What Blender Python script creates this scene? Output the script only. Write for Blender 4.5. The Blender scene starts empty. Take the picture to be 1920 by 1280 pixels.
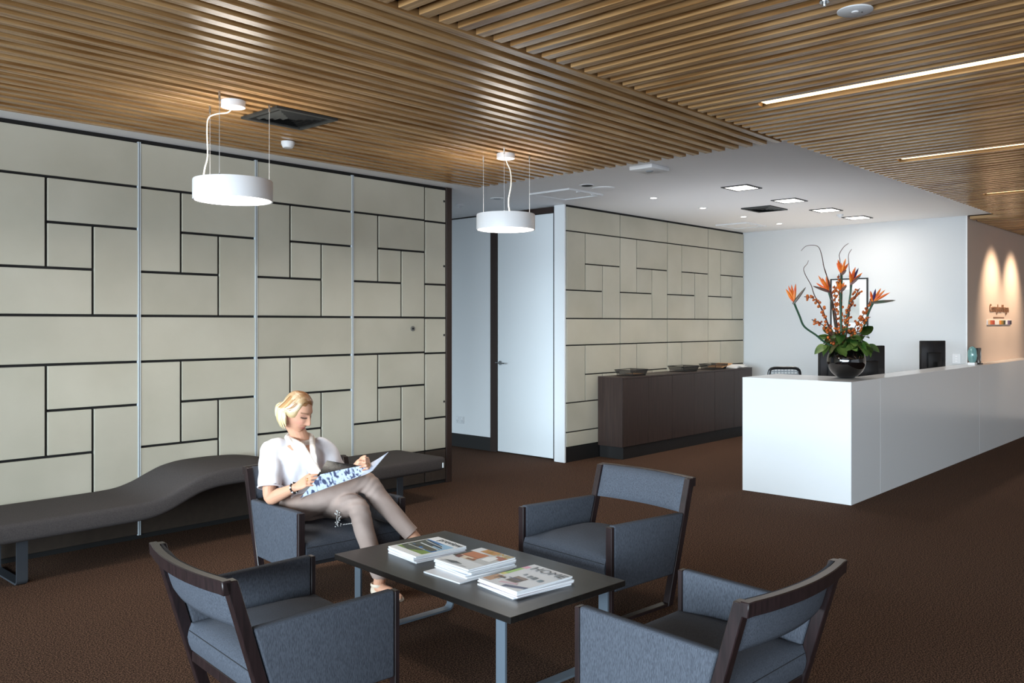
import bpy, bmesh, math, random
from mathutils import Vector, Matrix, Euler
random.seed(7)
S = bpy.context.scene
COL = S.collection
PI = math.pi

# ------------------------------------------------------------------ camera
F_PX, YAW, HOR, EYE = 1616.2, 0.745025, 605.74, 1.55
cd = bpy.data.cameras.new('camera')
cd.sensor_width = 36.0
cd.lens = F_PX / 1920 * 36.0
cd.shift_y = -(640 - HOR) / 1920
cd.clip_start, cd.clip_end = 0.05, 100
cam = bpy.data.objects.new('camera', cd)
COL.objects.link(cam)
cam.location = (0, 0, EYE)
cam.rotation_euler = (PI / 2, 0, YAW - PI / 2)
S.camera = cam
FW = Vector((math.cos(YAW), math.sin(YAW), 0))
RT = Vector((math.sin(YAW), -math.cos(YAW), 0))
UP = Vector((0, 0, 1))


def at(px, py, D):
    """point seen at photo pixel (px, py), D metres in front of the camera"""
    return Vector((0, 0, EYE)) + (FW + RT * ((px - 960) / F_PX) + UP * ((HOR - py) / F_PX)) * D


# ------------------------------------------------------------------ light and exposure
S.view_settings.view_transform = 'Standard'
S.view_settings.look = 'None'
S.view_settings.gamma = 1.0
S.view_settings.use_curve_mapping = False
S.view_settings.exposure = 0.0
S.cycles.max_bounces = 8
S.cycles.diffuse_bounces = 5
S.cycles.glossy_bounces = 3
S.cycles.sample_clamp_indirect = 10.0
S.cycles.caustics_reflective = False
S.cycles.caustics_refractive = False
W = bpy.data.worlds.new('world')
S.world = W
W.use_nodes = True
W.node_tree.nodes['Background'].inputs[0].default_value = (0.62, 0.78, 1.0, 1)
W.node_tree.nodes['Background'].inputs[1].default_value = 0.25


def area(name, loc, rot, sx, sy, power, color):
    l = bpy.data.lights.new(name, 'AREA')
    l.shape = 'RECTANGLE'
    l.size, l.size_y, l.energy, l.color = sx, sy, power, color
    o = bpy.data.objects.new(name, l)
    COL.objects.link(o)
    o.location, o.rotation_euler = loc, rot
    return o


# daylight: bright sky outside the glazed front (x = -3) and outside the glazed side (y = -5), cut by the window heads,
# plus low fill lamps added outside, as ground bounce, to lift the ceiling
area('sky_front', (-22.0, -3.0, 4.6), (0, -PI / 2 + 0.10, 0), 7.0, 32.0, 19500, (0.72, 0.89, 1.0))
area('sky_side', (2.5, -12.0, 2.9), (PI / 2 - 0.12, 0, 0), 15.0, 3.2, 160, (0.86, 0.93, 1.0))
area('ground_fill_front', (-9.0, -2.0, 0.0), (0, -PI / 2 - 0.75, 0), 5.0, 12.0, 2100, (0.84, 0.92, 1.0))
area('ground_fill_side', (4.0, -7.2, 0.0), (PI / 2 + 0.75, 0, 0), 12.0, 3.0, 120, (0.92, 0.95, 1.0))




def spot(name, loc, target, power, size, blend, color, radius=0.03):
    l = bpy.data.lights.new(name, 'SPOT')
    l.energy, l.spot_size, l.spot_blend, l.color, l.shadow_soft_size = power, size, blend, color, radius
    o = bpy.data.objects.new(name, l)
    COL.objects.link(o)
    o.location = loc
    o.rotation_euler = (Vector(target) - Vector(loc)).to_track_quat('-Z', 'Y').to_euler()
    return o


for x, c in ((8.35, (0.92, 0.95, 1.0)), (10.6, (1.0, 0.88, 0.76))):  # added fill without any fitting, brightens the white ceiling
    spot('ceiling_fill', (x, 4.55, 0.80), (x, 4.45, 3), 68, 2.0, 1.0, c, 0.08)
WARM = (1.0, 0.80, 0.56)
for x in (7.70, 8.75, 9.81, 10.82):
    spot('downlight_beam', (x, 5.10, 2.855), (x, 5.62, 0.8), 26, 1.05, 0.6, (1.0, 0.84, 0.66))
for x in (12.68, 13.70):
    spot('sign_beam', (x, 2.30, 2.80), (x, 3.07, 1.90), 150, 1.15, 1.0, (1.0, 0.78, 0.56), 0.06)
spot('wall_beam', (10.9, 3.75, 2.855), (11.5, 3.75, 0.9), 10, 1.0, 0.6, (1.0, 0.88, 0.74))
for x in (7.685, 8.84, 9.88, 10.85):
    area('square_light_beam', (x, 4.08, 2.85), (0, 0, 0), 0.24, 0.22, 8, (1.0, 0.93, 0.84))
for x, y in ((2.563, 4.551), (4.76, 4.455)):
    area('pendant_beam', (x, y, 2.245), (0, 0, 0), 0.38, 0.38, 14, (1.0, 0.92, 0.80)).data.shape = 'DISK'
    area('pendant_uplight', (x, y, 2.385), (PI, 0, 0), 0.30, 0.30, 1.6, (1.0, 0.90, 0.76)).data.shape = 'DISK'


# ------------------------------------------------------------------ materials
def lin(c):
    c = c / 255.0
    return c / 12.92 if c <= 0.04045 else ((c + 0.055) / 1.055) ** 2.4


def rgb(r, g, b):
    return (lin(r), lin(g), lin(b), 1)


def M(name, col, rough=0.5, metal=0.0, spec=0.5, col2=None, scale=8.0, stretch=(1, 1, 1), detail=4.0, bump=0.0,
      emit=None, estr=0.0, world=False, rand=0.0, trans=0.0, coat=0.0, lo=0.35, hi=0.65, alpha=1.0, bscale=None):
    m = bpy.data.materials.new(name)
    m.use_nodes = True
    nt = m.node_tree
    b = nt.nodes['Principled BSDF']
    b.inputs['Base Color'].default_value = col
    b.inputs['Roughness'].default_value = rough
    b.inputs['Metallic'].default_value = metal
    b.inputs['Specular IOR Level'].default_value = spec
    b.inputs['Transmission Weight'].default_value = trans
    b.inputs['Coat Weight'].default_value = coat
    b.inputs['Alpha'].default_value = alpha
    if emit:
        b.inputs['Emission Color'].default_value = emit
        b.inputs['Emission Strength'].default_value = estr
    if col2 or bump:
        if world:
            tc = nt.nodes.new('ShaderNodeNewGeometry').outputs['Position']
        else:
            tc = nt.nodes.new('ShaderNodeTexCoord').outputs['Object']
        mp = nt.nodes.new('ShaderNodeMapping')
        mp.inputs['Scale'].default_value = stretch
        nt.links.new(tc, mp.inputs['Vector'])
        if rand and not world:
            oi = nt.nodes.new('ShaderNodeObjectInfo')
            mm = nt.nodes.new('ShaderNodeMath')
            mm.operation = 'MULTIPLY'
            mm.inputs[1].default_value = 37.0
            nt.links.new(oi.outputs['Random'], mm.inputs[0])
            nt.links.new(mm.outputs[0], mp.inputs['Location'])
        n = nt.nodes.new('ShaderNodeTexNoise')
        n.inputs['Scale'].default_value = scale
        n.inputs['Detail'].default_value = detail
        nt.links.new(mp.outputs[0], n.inputs['Vector'])
        if col2:
            r = nt.nodes.new('ShaderNodeValToRGB')
            r.color_ramp.elements[0].position = lo
            r.color_ramp.elements[1].position = hi
            r.color_ramp.elements[0].color = col
            r.color_ramp.elements[1].color = col2
            nt.links.new(n.outputs['Fac'], r.inputs[0])
            out = r.outputs[0]
            if rand:
                oi = nt.nodes.new('ShaderNodeObjectInfo')
                hs = nt.nodes.new('ShaderNodeHueSaturation')
                mr = nt.nodes.new('ShaderNodeMapRange')
                mr.inputs['To Min'].default_value = 1 - rand
                mr.inputs['To Max'].default_value = 1 + rand
                nt.links.new(oi.outputs['Random'], mr.inputs['Value'])
                nt.links.new(mr.outputs[0], hs.inputs['Value'])
                nt.links.new(out, hs.inputs['Color'])
                out = hs.outputs[0]
            nt.links.new(out, b.inputs['Base Color'])
        if bump:
            bp = nt.nodes.new('ShaderNodeBump')
            bp.inputs['Strength'].default_value = bump
            bp.inputs['Distance'].default_value = 0.002
            src = n
            if bscale:
                src = nt.nodes.new('ShaderNodeTexNoise')
                src.inputs['Scale'].default_value = bscale
                src.inputs['Detail'].default_value = 2
                nt.links.new(mp.outputs[0], src.inputs['Vector'])
            nt.links.new(src.outputs['Fac'], bp.inputs['Height'])
            nt.links.new(bp.outputs[0], b.inputs['Normal'])
    return m


def MV(name, rough=0.5, spec=0.4, sss=0.0):
    """base colour from the mesh's own colour attribute"""
    m = bpy.data.materials.new(name)
    m.use_nodes = True
    nt = m.node_tree
    b = nt.nodes['Principled BSDF']
    a = nt.nodes.new('ShaderNodeVertexColor')
    a.layer_name = 'Col'
    nt.links.new(a.outputs['Color'], b.inputs['Base Color'])
    b.inputs['Roughness'].default_value = rough
    b.inputs['Specular IOR Level'].default_value = spec
    if sss:
        b.inputs['Subsurface Weight'].default_value = sss
        b.inputs['Subsurface Radius'].default_value = (0.01, 0.004, 0.002)
    return m


m_stone = M('honed_stone', rgb(176, 171, 155), 0.72, col2=rgb(191, 186, 171), scale=1.6, detail=8, rand=0.045, spec=0.35, lo=0.3, hi=0.7)
m_joint = M('black_joint', rgb(14, 12, 12), 0.8)
m_alu = M('brushed_aluminium', rgb(206, 214, 220), 0.4, metal=0.15)
m_darkpanel = M('dark_brown_panel', rgb(52, 43, 36), 0.55, col2=rgb(58, 48, 40), scale=20)
m_darkpost = M('dark_brown_post', rgb(44, 28, 22), 0.5)
m_white = M('white_paint', rgb(234, 236, 238), 0.55, spec=0.3)
m_whitedoor = M('white_door', rgb(234, 238, 241), 0.4, spec=0.4)
m_backwall = M('pale_grey_paint', rgb(208, 211, 214), 0.55, spec=0.3)
m_ceil = M('white_ceiling', rgb(238, 239, 241), 0.8, spec=0.2)
m_backing = M('slat_backing', rgb(38, 26, 18), 0.9, spec=0.1)
m_slat = M('oak_slat', rgb(138, 98, 56), 0.26, spec=0.5, col2=rgb(196, 156, 106), scale=6, stretch=(0.30, 8, 8), detail=6, rand=0.07)
m_carpet = M('brown_carpet', rgb(40, 30, 25), 1.0, spec=0.05, col2=rgb(124, 94, 77), scale=150, detail=3, lo=0.42, hi=0.66, world=True, bump=0.6)
m_signwall = M('beige_feature_wall', rgb(222, 200, 185), 0.75, spec=0.2)
m_counter = M('white_solid_surface', rgb(232, 232, 234), 0.22, spec=0.5)
m_wenge = M('dark_wenge', rgb(48, 36, 33), 0.42, col2=rgb(62, 47, 42), scale=6, stretch=(14, 14, 0.5), spec=0.45)
m_kick = M('black_kickboard', rgb(26, 24, 24), 0.5)
m_fabric = M('grey_blue_weave', rgb(64, 67, 75), 0.92, spec=0.12, col2=rgb(82, 86, 95), scale=430, detail=1, bump=0.25, stretch=(1, 1, 0.16))
m_chairwood = M('dark_stained_wood', rgb(27, 18, 19), 0.38, col2=rgb(40, 27, 28), scale=9, stretch=(9, 9, 0.8), spec=0.5)
m_piping = M('dark_piping', rgb(38, 38, 42), 0.9)
m_bench = M('charcoal_upholstery', rgb(66, 62, 62), 0.9, spec=0.12, col2=rgb(77, 72, 71), scale=240, detail=1, bump=0.2)
m_steel = M('satin_grey_steel', rgb(112, 124, 136), 0.38, metal=0.35)
m_darksteel = M('dark_grey_steel', rgb(66, 70, 76), 0.45, metal=0.35)
m_table = M('black_brown_tabletop', rgb(24, 22, 21), 0.30, col2=rgb(34, 31, 29), scale=5, stretch=(8, 0.5, 8), spec=0.5)
m_tag = M('white_tag', rgb(230, 235, 240), 0.6)
m_lampwhite = M('white_lamp_metal', rgb(242, 242, 244), 0.4, spec=0.4)
m_lampglow = M('lamp_diffuser', rgb(255, 250, 240), 0.5, emit=(1, 0.95, 0.87, 1), estr=8.0)
m_strip = M('warm_strip_diffuser', rgb(255, 230, 170), 0.5, emit=(1, 0.74, 0.38, 1), estr=3.4)
m_square = M('square_diffuser', rgb(255, 252, 245), 0.5, emit=(1, 0.95, 0.88, 1), estr=5.0)
m_dlglow = M('downlight_lamp', rgb(255, 245, 225), 0.5, emit=(1, 0.90, 0.75, 1), estr=12.0)
m_plastic = M('white_plastic', rgb(225, 227, 230), 0.45, spec=0.4)
m_greyplastic = M('grey_plastic', rgb(140, 146, 152), 0.5)
m_blackplastic = M('black_plastic', rgb(24, 24, 26), 0.32)
m_screen = M('dark_monitor_back', rgb(34, 33, 35), 0.25)
m_vent = M('dark_vent_metal', rgb(48, 50, 50), 0.5)
m_ventdeep = M('vent_cavity', rgb(8, 7, 7), 0.9)
m_chrome = M('chrome', rgb(190, 194, 196), 0.2, metal=0.9)
m_wire = M('steel_cable', rgb(200, 200, 200), 0.35, metal=0.5)
m_cord = M('white_cord', rgb(232, 226, 214), 0.6)
m_black = M('black_trim', rgb(18, 16, 17), 0.45)
m_vase = M('black_glazed_glass', rgb(8, 6, 7), 0.05, spec=0.7, coat=0.5)
m_leaf = M('green_leaf', rgb(52, 98, 40), 0.40, col2=rgb(134, 156, 78), scale=9, rand=0.22, spec=0.5)
m_leafb = M('bronze_leaf', rgb(122, 94, 60), 0.5, col2=rgb(92, 106, 54), scale=12, rand=0.2)
m_stemg = M('green_stem', rgb(40, 74, 52), 0.5)
m_twig = M('brown_twig', rgb(78, 44, 38), 0.7)
m_berry = M('amber_berry', rgb(158, 66, 18), 0.35, col2=rgb(206, 108, 34), scale=40, rand=0.2)
m_petal = M('orange_petal', rgb(232, 84, 24), 0.5, col2=rgb(246, 140, 40), scale=14, rand=0.12)
m_petalblue = M('violet_petal', rgb(50, 44, 92), 0.5)
m_bract = M('green_bract', rgb(72, 90, 74), 0.45, col2=rgb(120, 74, 70), scale=8)
m_paper = M('white_paper', rgb(240, 240, 242), 0.55, spec=0.3)
m_print = MV('glossy_print', 0.28, 0.5)
m_mesh = M('black_wire_mesh', rgb(40, 38, 38), 0.5, alpha=0.72)
m_wirerod = M('black_wire', rgb(22, 20, 20), 0.45)
m_manila = M('manila_folder', rgb(196, 150, 104), 0.7)
m_glassaqua = M('aqua_glass', rgb(150, 205, 205), 0.12, trans=0.55, spec=0.6)
m_gold = M('gold', rgb(214, 172, 84), 0.25, metal=0.9)
m_signtext = M('bronze_letters', rgb(150, 108, 78), 0.4, metal=0.3)
m_skin = MV('skin', 0.5, 0.35, 0.12)
m_hair = MV('blonde_hair', 0.38, 0.5)
m_blouse = M('white_blouse', rgb(212, 207, 211), 0.8, spec=0.2, col2=rgb(224, 220, 224), scale=9, bump=0.5, bscale=16)
m_scarf = M('cream_scarf', rgb(228, 214, 202), 0.85, col2=rgb(240, 230, 222), scale=40, spec=0.15)
m_trouser = M('taupe_trousers', rgb(156, 136, 127), 0.8, spec=0.2, col2=rgb(165, 145, 136), scale=7)
m_shoe = M('cream_shoe', rgb(214, 196, 176), 0.5)
m_bead = M('dark_bead', rgb(30, 26, 28), 0.25)
m_beadw = M('pale_bead', rgb(222, 222, 220), 0.35)
m_earring = M('dark_amber', rgb(60, 24, 14), 0.2)


# ------------------------------------------------------------------ builders
def finish(bm, name, mats, parent=None, smooth=True, sharp=35, loc=None, rot=None, kind=None):
    me = bpy.data.meshes.new(name)
    bmesh.ops.recalc_face_normals(bm, faces=bm.faces[:])
    bm.to_mesh(me)
    bm.free()
    if not isinstance(mats, (list, tuple)):
        mats = [mats]
    for m in mats:
        me.materials.append(m)
    if smooth:
        me.polygons.foreach_set('use_smooth', [True] * len(me.polygons))
        me.set_sharp_from_angle(angle=math.radians(sharp))
    o = bpy.data.objects.new(name, me)
    COL.objects.link(o)
    if parent:
        o.parent = parent
    if loc is not None:
        o.location = loc
    if rot is not None:
        o.rotation_euler = rot
    if kind:
        o['kind'] = kind
    return o


def inst(name, mesh, parent, loc=(0, 0, 0), rot=(0, 0, 0), scale=(1, 1, 1)):
    o = bpy.data.objects.new(name, mesh)
    COL.objects.link(o)
    o.parent = parent
    o.location, o.rotation_euler, o.scale = loc, rot, scale
    return o


def thing(name, label, cat, loc=(0, 0, 0), rz=0.0, group=None):
    o = bpy.data.objects.new(name, None)
    o.empty_display_size = 0.1
    COL.objects.link(o)
    o.location = loc
    o.rotation_euler = (0, 0, rz)
    tag(o, label, cat, group)
    return o


def tag(o, label, cat, group=None):
    o['label'] = label
    o['category'] = cat
    if group:
        o['group'] = group
    return o


def box(bm, x0, x1, y0, y1, z0, z1, bev=0.0, seg=1, mi=0):
    r = bmesh.ops.create_cube(bm, size=1.0)
    vs = r['verts']
    for v in vs:
        v.co = Vector(((x0 + x1) / 2 + v.co.x * (x1 - x0), (y0 + y1) / 2 + v.co.y * (y1 - y0), (z0 + z1) / 2 + v.co.z * (z1 - z0)))
    fs = {f for v in vs for f in v.link_faces}
    for f in fs:
        f.material_index = mi
    if bev:
        es = {e for v in vs for e in v.link_edges}
        bmesh.ops.bevel(bm, geom=list(es), offset=bev, segments=seg, affect='EDGES', profile=0.5)
    return vs


def bobj(name, mats, x0, x1, y0, y1, z0, z1, parent=None, bev=0.0, seg=1, kind=None):
    bm = bmesh.new()
    box(bm, x0, x1, y0, y1, z0, z1, bev, seg)
    return finish(bm, name, mats, parent, smooth=bev > 0, kind=kind)


def frames(pts):
    ts = []
    n = len(pts)
    for i in range(n):
        a = pts[max(i - 1, 0)]
        b = pts[min(i + 1, n - 1)]
        t = (b - a)
        ts.append(t.normalized() if t.length > 1e-9 else Vector((0, 0, 1)))
    u = ts[0].orthogonal().normalized()
    out = []
    for t in ts:
        u = (u - t * u.dot(t))
        u = u.normalized() if u.length > 1e-6 else t.orthogonal().normalized()
        out.append((t, u, t.cross(u)))
    return out


def tube(bm, pts, rad, seg=8, cap=True, ell=(1, 1), up=None, mi=0, dome=False):
    """tube along pts; rad a number or list of numbers / (ru, rv) pairs; up fixes the u axis"""
    pts = [Vector(p) for p in pts]
    fr = frames(pts)
    rings = []
    for i, p in enumerate(pts):
        t, u, v = fr[i]
        if up is not None:
            u = Vector(up) - t * Vector(up).dot(t)
            u.normalize()
            v = t.cross(u)
        r = rad[i] if isinstance(rad, (list, tuple)) else rad
        ru, rv = r if isinstance(r, (list, tuple)) else (r * ell[0], r * ell[1])
        rings.append([bm.verts.new(p + u * math.cos(2 * PI * k / seg) * ru + v * math.sin(2 * PI * k / seg) * rv) for k in range(seg)])
    fs = []
    for a, b in zip(rings, rings[1:]):
        for k in range(seg):
            fs.append(bm.faces.new((a[k], a[(k + 1) % seg], b[(k + 1) % seg], b[k])))
    if cap:
        fs.append(bm.faces.new(rings[0][::-1]))
        fs.append(bm.faces.new(rings[-1]))
    for f in fs:
        f.material_index = mi
    return rings


def lathe(bm, prof, seg=32, c=(0, 0, 0), cap=True, mi=0):
    rings = []
    for r, z in prof:
        rings.append([bm.verts.new((c[0] + r * math.cos(2 * PI * k / seg), c[1] + r * math.sin(2 * PI * k / seg), c[2] + z)) for k in range(seg)])
    for a, b in zip(rings, rings[1:]):
        for k in range(seg):
            f = bm.faces.new((a[k], a[(k + 1) % seg], b[(k + 1) % seg], b[k]))
            f.material_index = mi
    if cap:
        for rg in (rings[0], rings[-1]):
            f = bm.faces.new(rg)
            f.material_index = mi
    return rings


def prism(bm, poly, axis, a0, a1, bev=0.0, seg=2):
    """extrude a 2-D polygon along axis ('x': poly is (y, z); 'y': (x, z); 'z': (x, y))"""
    def pt(p, a):
        return {'x': (a, p[0], p[1]), 'y': (p[0], a, p[1]), 'z': (p[0], p[1], a)}[axis]
    A = [bm.verts.new(pt(p, a0)) for p in poly]
    B = [bm.verts.new(pt(p, a1)) for p in poly]
    n = len(poly)
    bm.faces.new(A[::-1])
    bm.faces.new(B)
    for k in range(n):
        bm.faces.new((A[k], A[(k + 1) % n], B[(k + 1) % n], B[k]))
    if bev:
        es = {e for v in A + B for e in v.link_edges}
        bmesh.ops.bevel(bm, geom=list(es), offset=bev, segments=seg, affect='EDGES', profile=0.5)


def sphere(bm, c, r, seg=12, rings=8, sc=(1, 1, 1), rot=None):
    m = Matrix.Translation(Vector(c)) @ (rot.to_4x4() if rot else Matrix()) @ Matrix.Diagonal((*[r * s for s in sc], 1))
    return bmesh.ops.create_uvsphere(bm, u_segments=seg, v_segments=rings, radius=1.0, matrix=m)['verts']


def bez(p0, p1, p2, p3, n=12):
    p0, p1, p2, p3 = map(Vector, (p0, p1, p2, p3))
    return [p0 * (1 - t) ** 3 + p1 * 3 * t * (1 - t) ** 2 + p2 * 3 * t * t * (1 - t) + p3 * t ** 3 for t in [i / n for i in range(n + 1)]]


def catmull(P, n=6):
    P = [Vector(p) for p in P]
    out = []
    for i in range(len(P) - 1):
        a, b, c, d = P[max(i - 1, 0)], P[i], P[i + 1], P[min(i + 2, len(P) - 1)]
        for k in range(n):
            t = k / n
            out.append(0.5 * ((2 * b) + (c - a) * t + (2 * a - 5 * b + 4 * c - d) * t * t + (3 * b - a - 3 * c + d) * t ** 3))
    out.append(P[-1])
    return out


def fuse(bm, voxel, smooth=4, factor=0.5):
    """merge overlapping shells into one continuous surface, return a bmesh"""
    me = bpy.data.meshes.new('tmp')
    bmesh.ops.recalc_face_normals(bm, faces=bm.faces[:])
    bm.to_mesh(me)
    bm.free()
    o = bpy.data.objects.new('tmp', me)
    COL.objects.link(o)
    r = o.modifiers.new('r', 'REMESH')
    r.mode = 'VOXEL'
    r.voxel_size = voxel
    if smooth:
        s = o.modifiers.new('s', 'SMOOTH')
        s.iterations = smooth
        s.factor = factor
    dg = bpy.context.evaluated_depsgraph_get()
    dg.update()
    m2 = bpy.data.meshes.new_from_object(o.evaluated_get(dg))
    bpy.data.objects.remove(o)
    out = bmesh.new()
    out.from_mesh(m2)
    bpy.data.meshes.remove(m2)
    bpy.data.meshes.remove(me)
    return out


def text_mesh(name, s, size, mat, parent, loc, mtx, ext=0.0005, align='LEFT', sx=1.0):
    cu = bpy.data.curves.new(name, 'FONT')
    cu.body = s
    cu.size = size
    cu.extrude = ext
    cu.align_x = align
    cu.resolution_u = 3
    o = bpy.data.objects.new(name, cu)
    COL.objects.link(o)
    dg = bpy.context.evaluated_depsgraph_get()
    dg.update()
    me = bpy.data.meshes.new_from_object(o.evaluated_get(dg))
    bpy.data.objects.remove(o)
    me.transform(Matrix.Translation(Vector(loc)) @ mtx.to_4x4() @ Matrix.Diagonal((sx, 1, 1, 1)))
    me.materials.clear()
    me.materials.append(mat)
    o = bpy.data.objects.new(name, me)
    COL.objects.link(o)
    o.parent = parent
    return o


def struct(o):
    o['kind'] = 'structure'
    return o

# ================================================================== SETTING
ZC, ZS = 2.872, 2.83           # plaster ceiling, underside of the slats
X_IN, X_END, Y_R, Y_L = -3.0, 16.0, -5.0, 9.6
Y1, Y2, X2, X3, YS = 6.16, 6.051, 7.444, 11.563, 3.07

floor = struct(bobj('floor', m_carpet, X_IN, X_END, Y_R, Y_L, -0.1, 0.0))

# ---- ceiling: plaster slab, dark backing boards, one slat after another
ceiling = struct(bobj('ceiling', m_ceil, X_IN, X_END, Y_R, Y_L, ZC, ZC + 0.1))
bobj('backing_board', m_backing, X_IN + .05, 5.772, 2.715, 5.768, ZC - 0.006, ZC, ceiling)
bobj('backing_board', m_backing, 0.3, X3, -4.9, 2.70, ZC - 0.006, ZC, ceiling)
bobj('backing_board', m_backing, X3 + 0.0, X_END - .02, -4.9, YS - .015, ZC - 0.0061, ZC, ceiling)


def slat_mesh(L):
    bm = bmesh.new()
    box(bm, 0, L, -0.0265, 0.0265, 0, ZC - 0.006 - ZS, 0.0015, 1)
    o = finish(bm, 'slat', m_slat)
    me = o.data
    bpy.data.objects.remove(o)
    return me


me_l = slat_mesh(5.775 + 2.9)
for k in range(28):
    inst('slat', me_l, ceiling, (-2.9, 5.772 - 0.0265 - 0.11063 * k, ZS))
me_r = slat_mesh(2.711 + 4.9)
me_rl = slat_mesh(3.05 + 4.9)
me_short = slat_mesh(2.711 - 2.37)
STRIPS = (18, 39, 61, 82)
for k in range(-20, 119):
    x = 2.703 + 0.1113 * k
    far = x > X3 - 0.02
    if k in STRIPS:
        if not far:
            inst('slat', me_short, ceiling, (x + 0.0265, 2.711, ZS), (0, 0, -PI / 2))
    else:
        inst('slat', me_rl if far else me_r, ceiling, (x + 0.0265, 3.05 if far else 2.711, ZS), (0, 0, -PI / 2))
for i, k in enumerate(STRIPS):
    x = 2.703 + 0.1113 * k + 0.0265
    t = thing('strip_light', 'warm strip light between the ceiling slats, ' + ('nearest and longest of those in view', 'second from the nearest', 'third from the nearest', 'farthest, beside the beige sign wall')[i], 'light', (x, 2.36, ZS), 0, 'strip lights in the slatted ceiling')
    bobj('light_channel', m_backing, -0.044, 0.044, -7.2, 0, 0.022, 0.034, t)
    bobj('diffuser', m_strip, -0.033, 0.033, -7.2, -0.01, 0.014, 0.022, t)

# ---- wall_left: folding partition clad with stone panels
wall_left = struct(bobj('wall_left', m_joint, X_IN, 5.734, Y1 + 0.016, Y1 + 0.15, 0.0, ZC))
panel_cache = {}


def panel(parent, x0, x1, z0, z1, yf, g=0.009, name='panel', mat=None, th=0.018):
    key = (round(x1 - x0, 3), round(z1 - z0, 3), g, (mat or m_stone).name, th)
    if key not in panel_cache:
        bm = bmesh.new()
        w, h = (x1 - x0) / 2 - g, (z1 - z0) / 2 - g
        box(bm, -w, w, 0, th, -h, h, 0.0022, 1)
        o = finish(bm, name, mat or m_stone)
        panel_cache[key] = o.data
        bpy.data.objects.remove(o)
    return inst(name, panel_cache[key], parent, ((x0 + x1) / 2, yf + random.uniform(-0.0008, 0.0008), (z0 + z1) / 2))


def column(parent, x0, x1, yf, J, Cb, g, top=2.85, base=None):
    xa, xb = x0 + (x1 - x0) * 0.335, x0 + (x1 - x0) * 0.657
    P = [(x0, x1, J, top), (x0, xa, 1.92, J), (xa, x1, 2.225, J), (xa, xb, 1.92, 2.225), (x0, xb, 1.603, 1.92), (xb, x1, 1.603, 2.225),
         (x0, x1, Cb, 1.603), (x0, xa, 0.66, Cb), (xa, x1, 0.966, Cb), (xa, xb, 0.66, 0.966), (x0, xb, 0.333, 0.66), (xb, x1, 0.333, 0.966)]
    if base is not None:
        P.append((x0, x1, base, 0.333))
        P[-2] = (xb, x1, 0.333, 0.966)
    for a, b, c, d in P:
        panel(parent, a, b, c, d, yf, g)


XS = [-2.87, -1.935, -1.0, -0.065, 0.868, 1.80, 2.733, 3.668, 4.614, 5.460]
for a, b in zip(XS, XS[1:]):
    column(wall_left, a, b, Y1, 2.527, 1.273, 0.009)
    panel(wall_left, a, b, 0.03, 0.333, Y1 + 0.001, 0.006, 'base_panel', m_darkpanel)
for a, b in ((2.522, 2.85), (1.922, 2.522), (1.600, 1.922), (1.262, 1.600), (0.640, 1.262), (0.333, 0.640)):
    panel(wall_left, 5.460, 5.734, a, b, Y1, 0.009)
panel(wall_left, 5.460, 5.734, 0.03, 0.333, Y1 + 0.001, 0.006, 'base_panel', m_darkpanel)
for x in XS[:-1]:
    bobj('seam_strip', m_alu, x - 0.010, x + 0.010, Y1 - 0.004, Y1 + 0.02, 0.03, 2.85, wall_left)
    bobj('seam_groove', m_joint, x - 0.0015, x + 0.0015, Y1 - 0.0046, Y1 - 0.0035, 0.03, 2.85, wall_left)
bobj('end_post', m_darkpost, 5.734, 5.808, Y1 - 0.004, Y1 + 0.15, 0.0, ZC - 0.001, wall_left, 0.003)
for z in (2.733, 2.103, 1.435, 0.79):
    bm = bmesh.new()
    tube(bm, [(5.706, Y1 - 0.003, z), (5.706, Y1 + 0.004, z)], 0.011, 12)
    finish(bm, 'screw_cap', m_joint, wall_left)
bm = bmesh.new()
tube(bm, [(5.304, Y1 - 0.008, 1.499), (5.304, Y1 + 0.004, 1.499)], 0.024, 24)
o = finish(bm, 'lock_ring', m_chrome, wall_left)
bm = bmesh.new()
tube(bm, [(5.304, Y1 - 0.011, 1.499), (5.304, Y1 - 0.002, 1.499)], 0.010, 16)
finish(bm, 'lock_barrel', m_joint, o)

# ---- wall_middle: stone wall behind the sideboard, its white end pier
wall_middle = struct(bobj('wall_middle', m_joint, X2 + 0.006, X3, Y2 + 0.016, Y2 + 0.15, 0.0, ZC))
for a, b in zip((7.452, 8.471, 9.512, 10.54), (8.471, 9.512, 10.54, 11.56)):
    column(wall_middle, a, b, Y2, 2.58, 1.302, 0.007, 2.853, 0.166)
bobj('end_pier', m_white, X2 - 0.022, X2 + 0.005, Y2 + 0.004, Y2 + 0.155, 0.0, ZC - 0.001, wall_middle, 0.004)
bb = bobj('baseboard_middle', m_kick, X2 + 0.008, 8.12, Y2 + 0.002, Y2 + 0.02, 0.0, 0.160)
struct(bb)

# ---- wall_door with the tall white door
XD = 7.51
wall_door = struct(bobj('wall_door', m_white, XD, XD + 0.12, 7.275, Y_L, 0.165, ZC - 0.016))
bobj('head_shadow_gap', m_black, XD + 0.004, XD + 0.12, 7.275, Y_L, ZC - 0.016, ZC, wall_door)
struct(bobj('baseboard_door', m_kick, XD - 0.004, XD + 0.12, 7.275, Y_L, 0.0, 0.163))
door = struct(thing('door_1', 'tall flush white door in a dark frame beside the stone wall', 'door', (XD, 6.73, 0)))
del door['category']
bobj('door_leaf', m_whitedoor, 0.004, 0.045, -0.435, 0.435, 0.012, 2.80, door, 0.002)
bobj('door_frame', m_darkpost, -0.012, 0.10, 0.44, 0.545, 0, ZC - 0.002, door, 0.002)
bobj('door_frame', m_black, 0.0, 0.10, -0.50, -0.44, 0, ZC - 0.002, door, 0.002)
bobj('frame_head', m_darkpost, -0.006, 0.10, -0.44, 0.44, 2.806, ZC - 0.002, door, 0.002)
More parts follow.
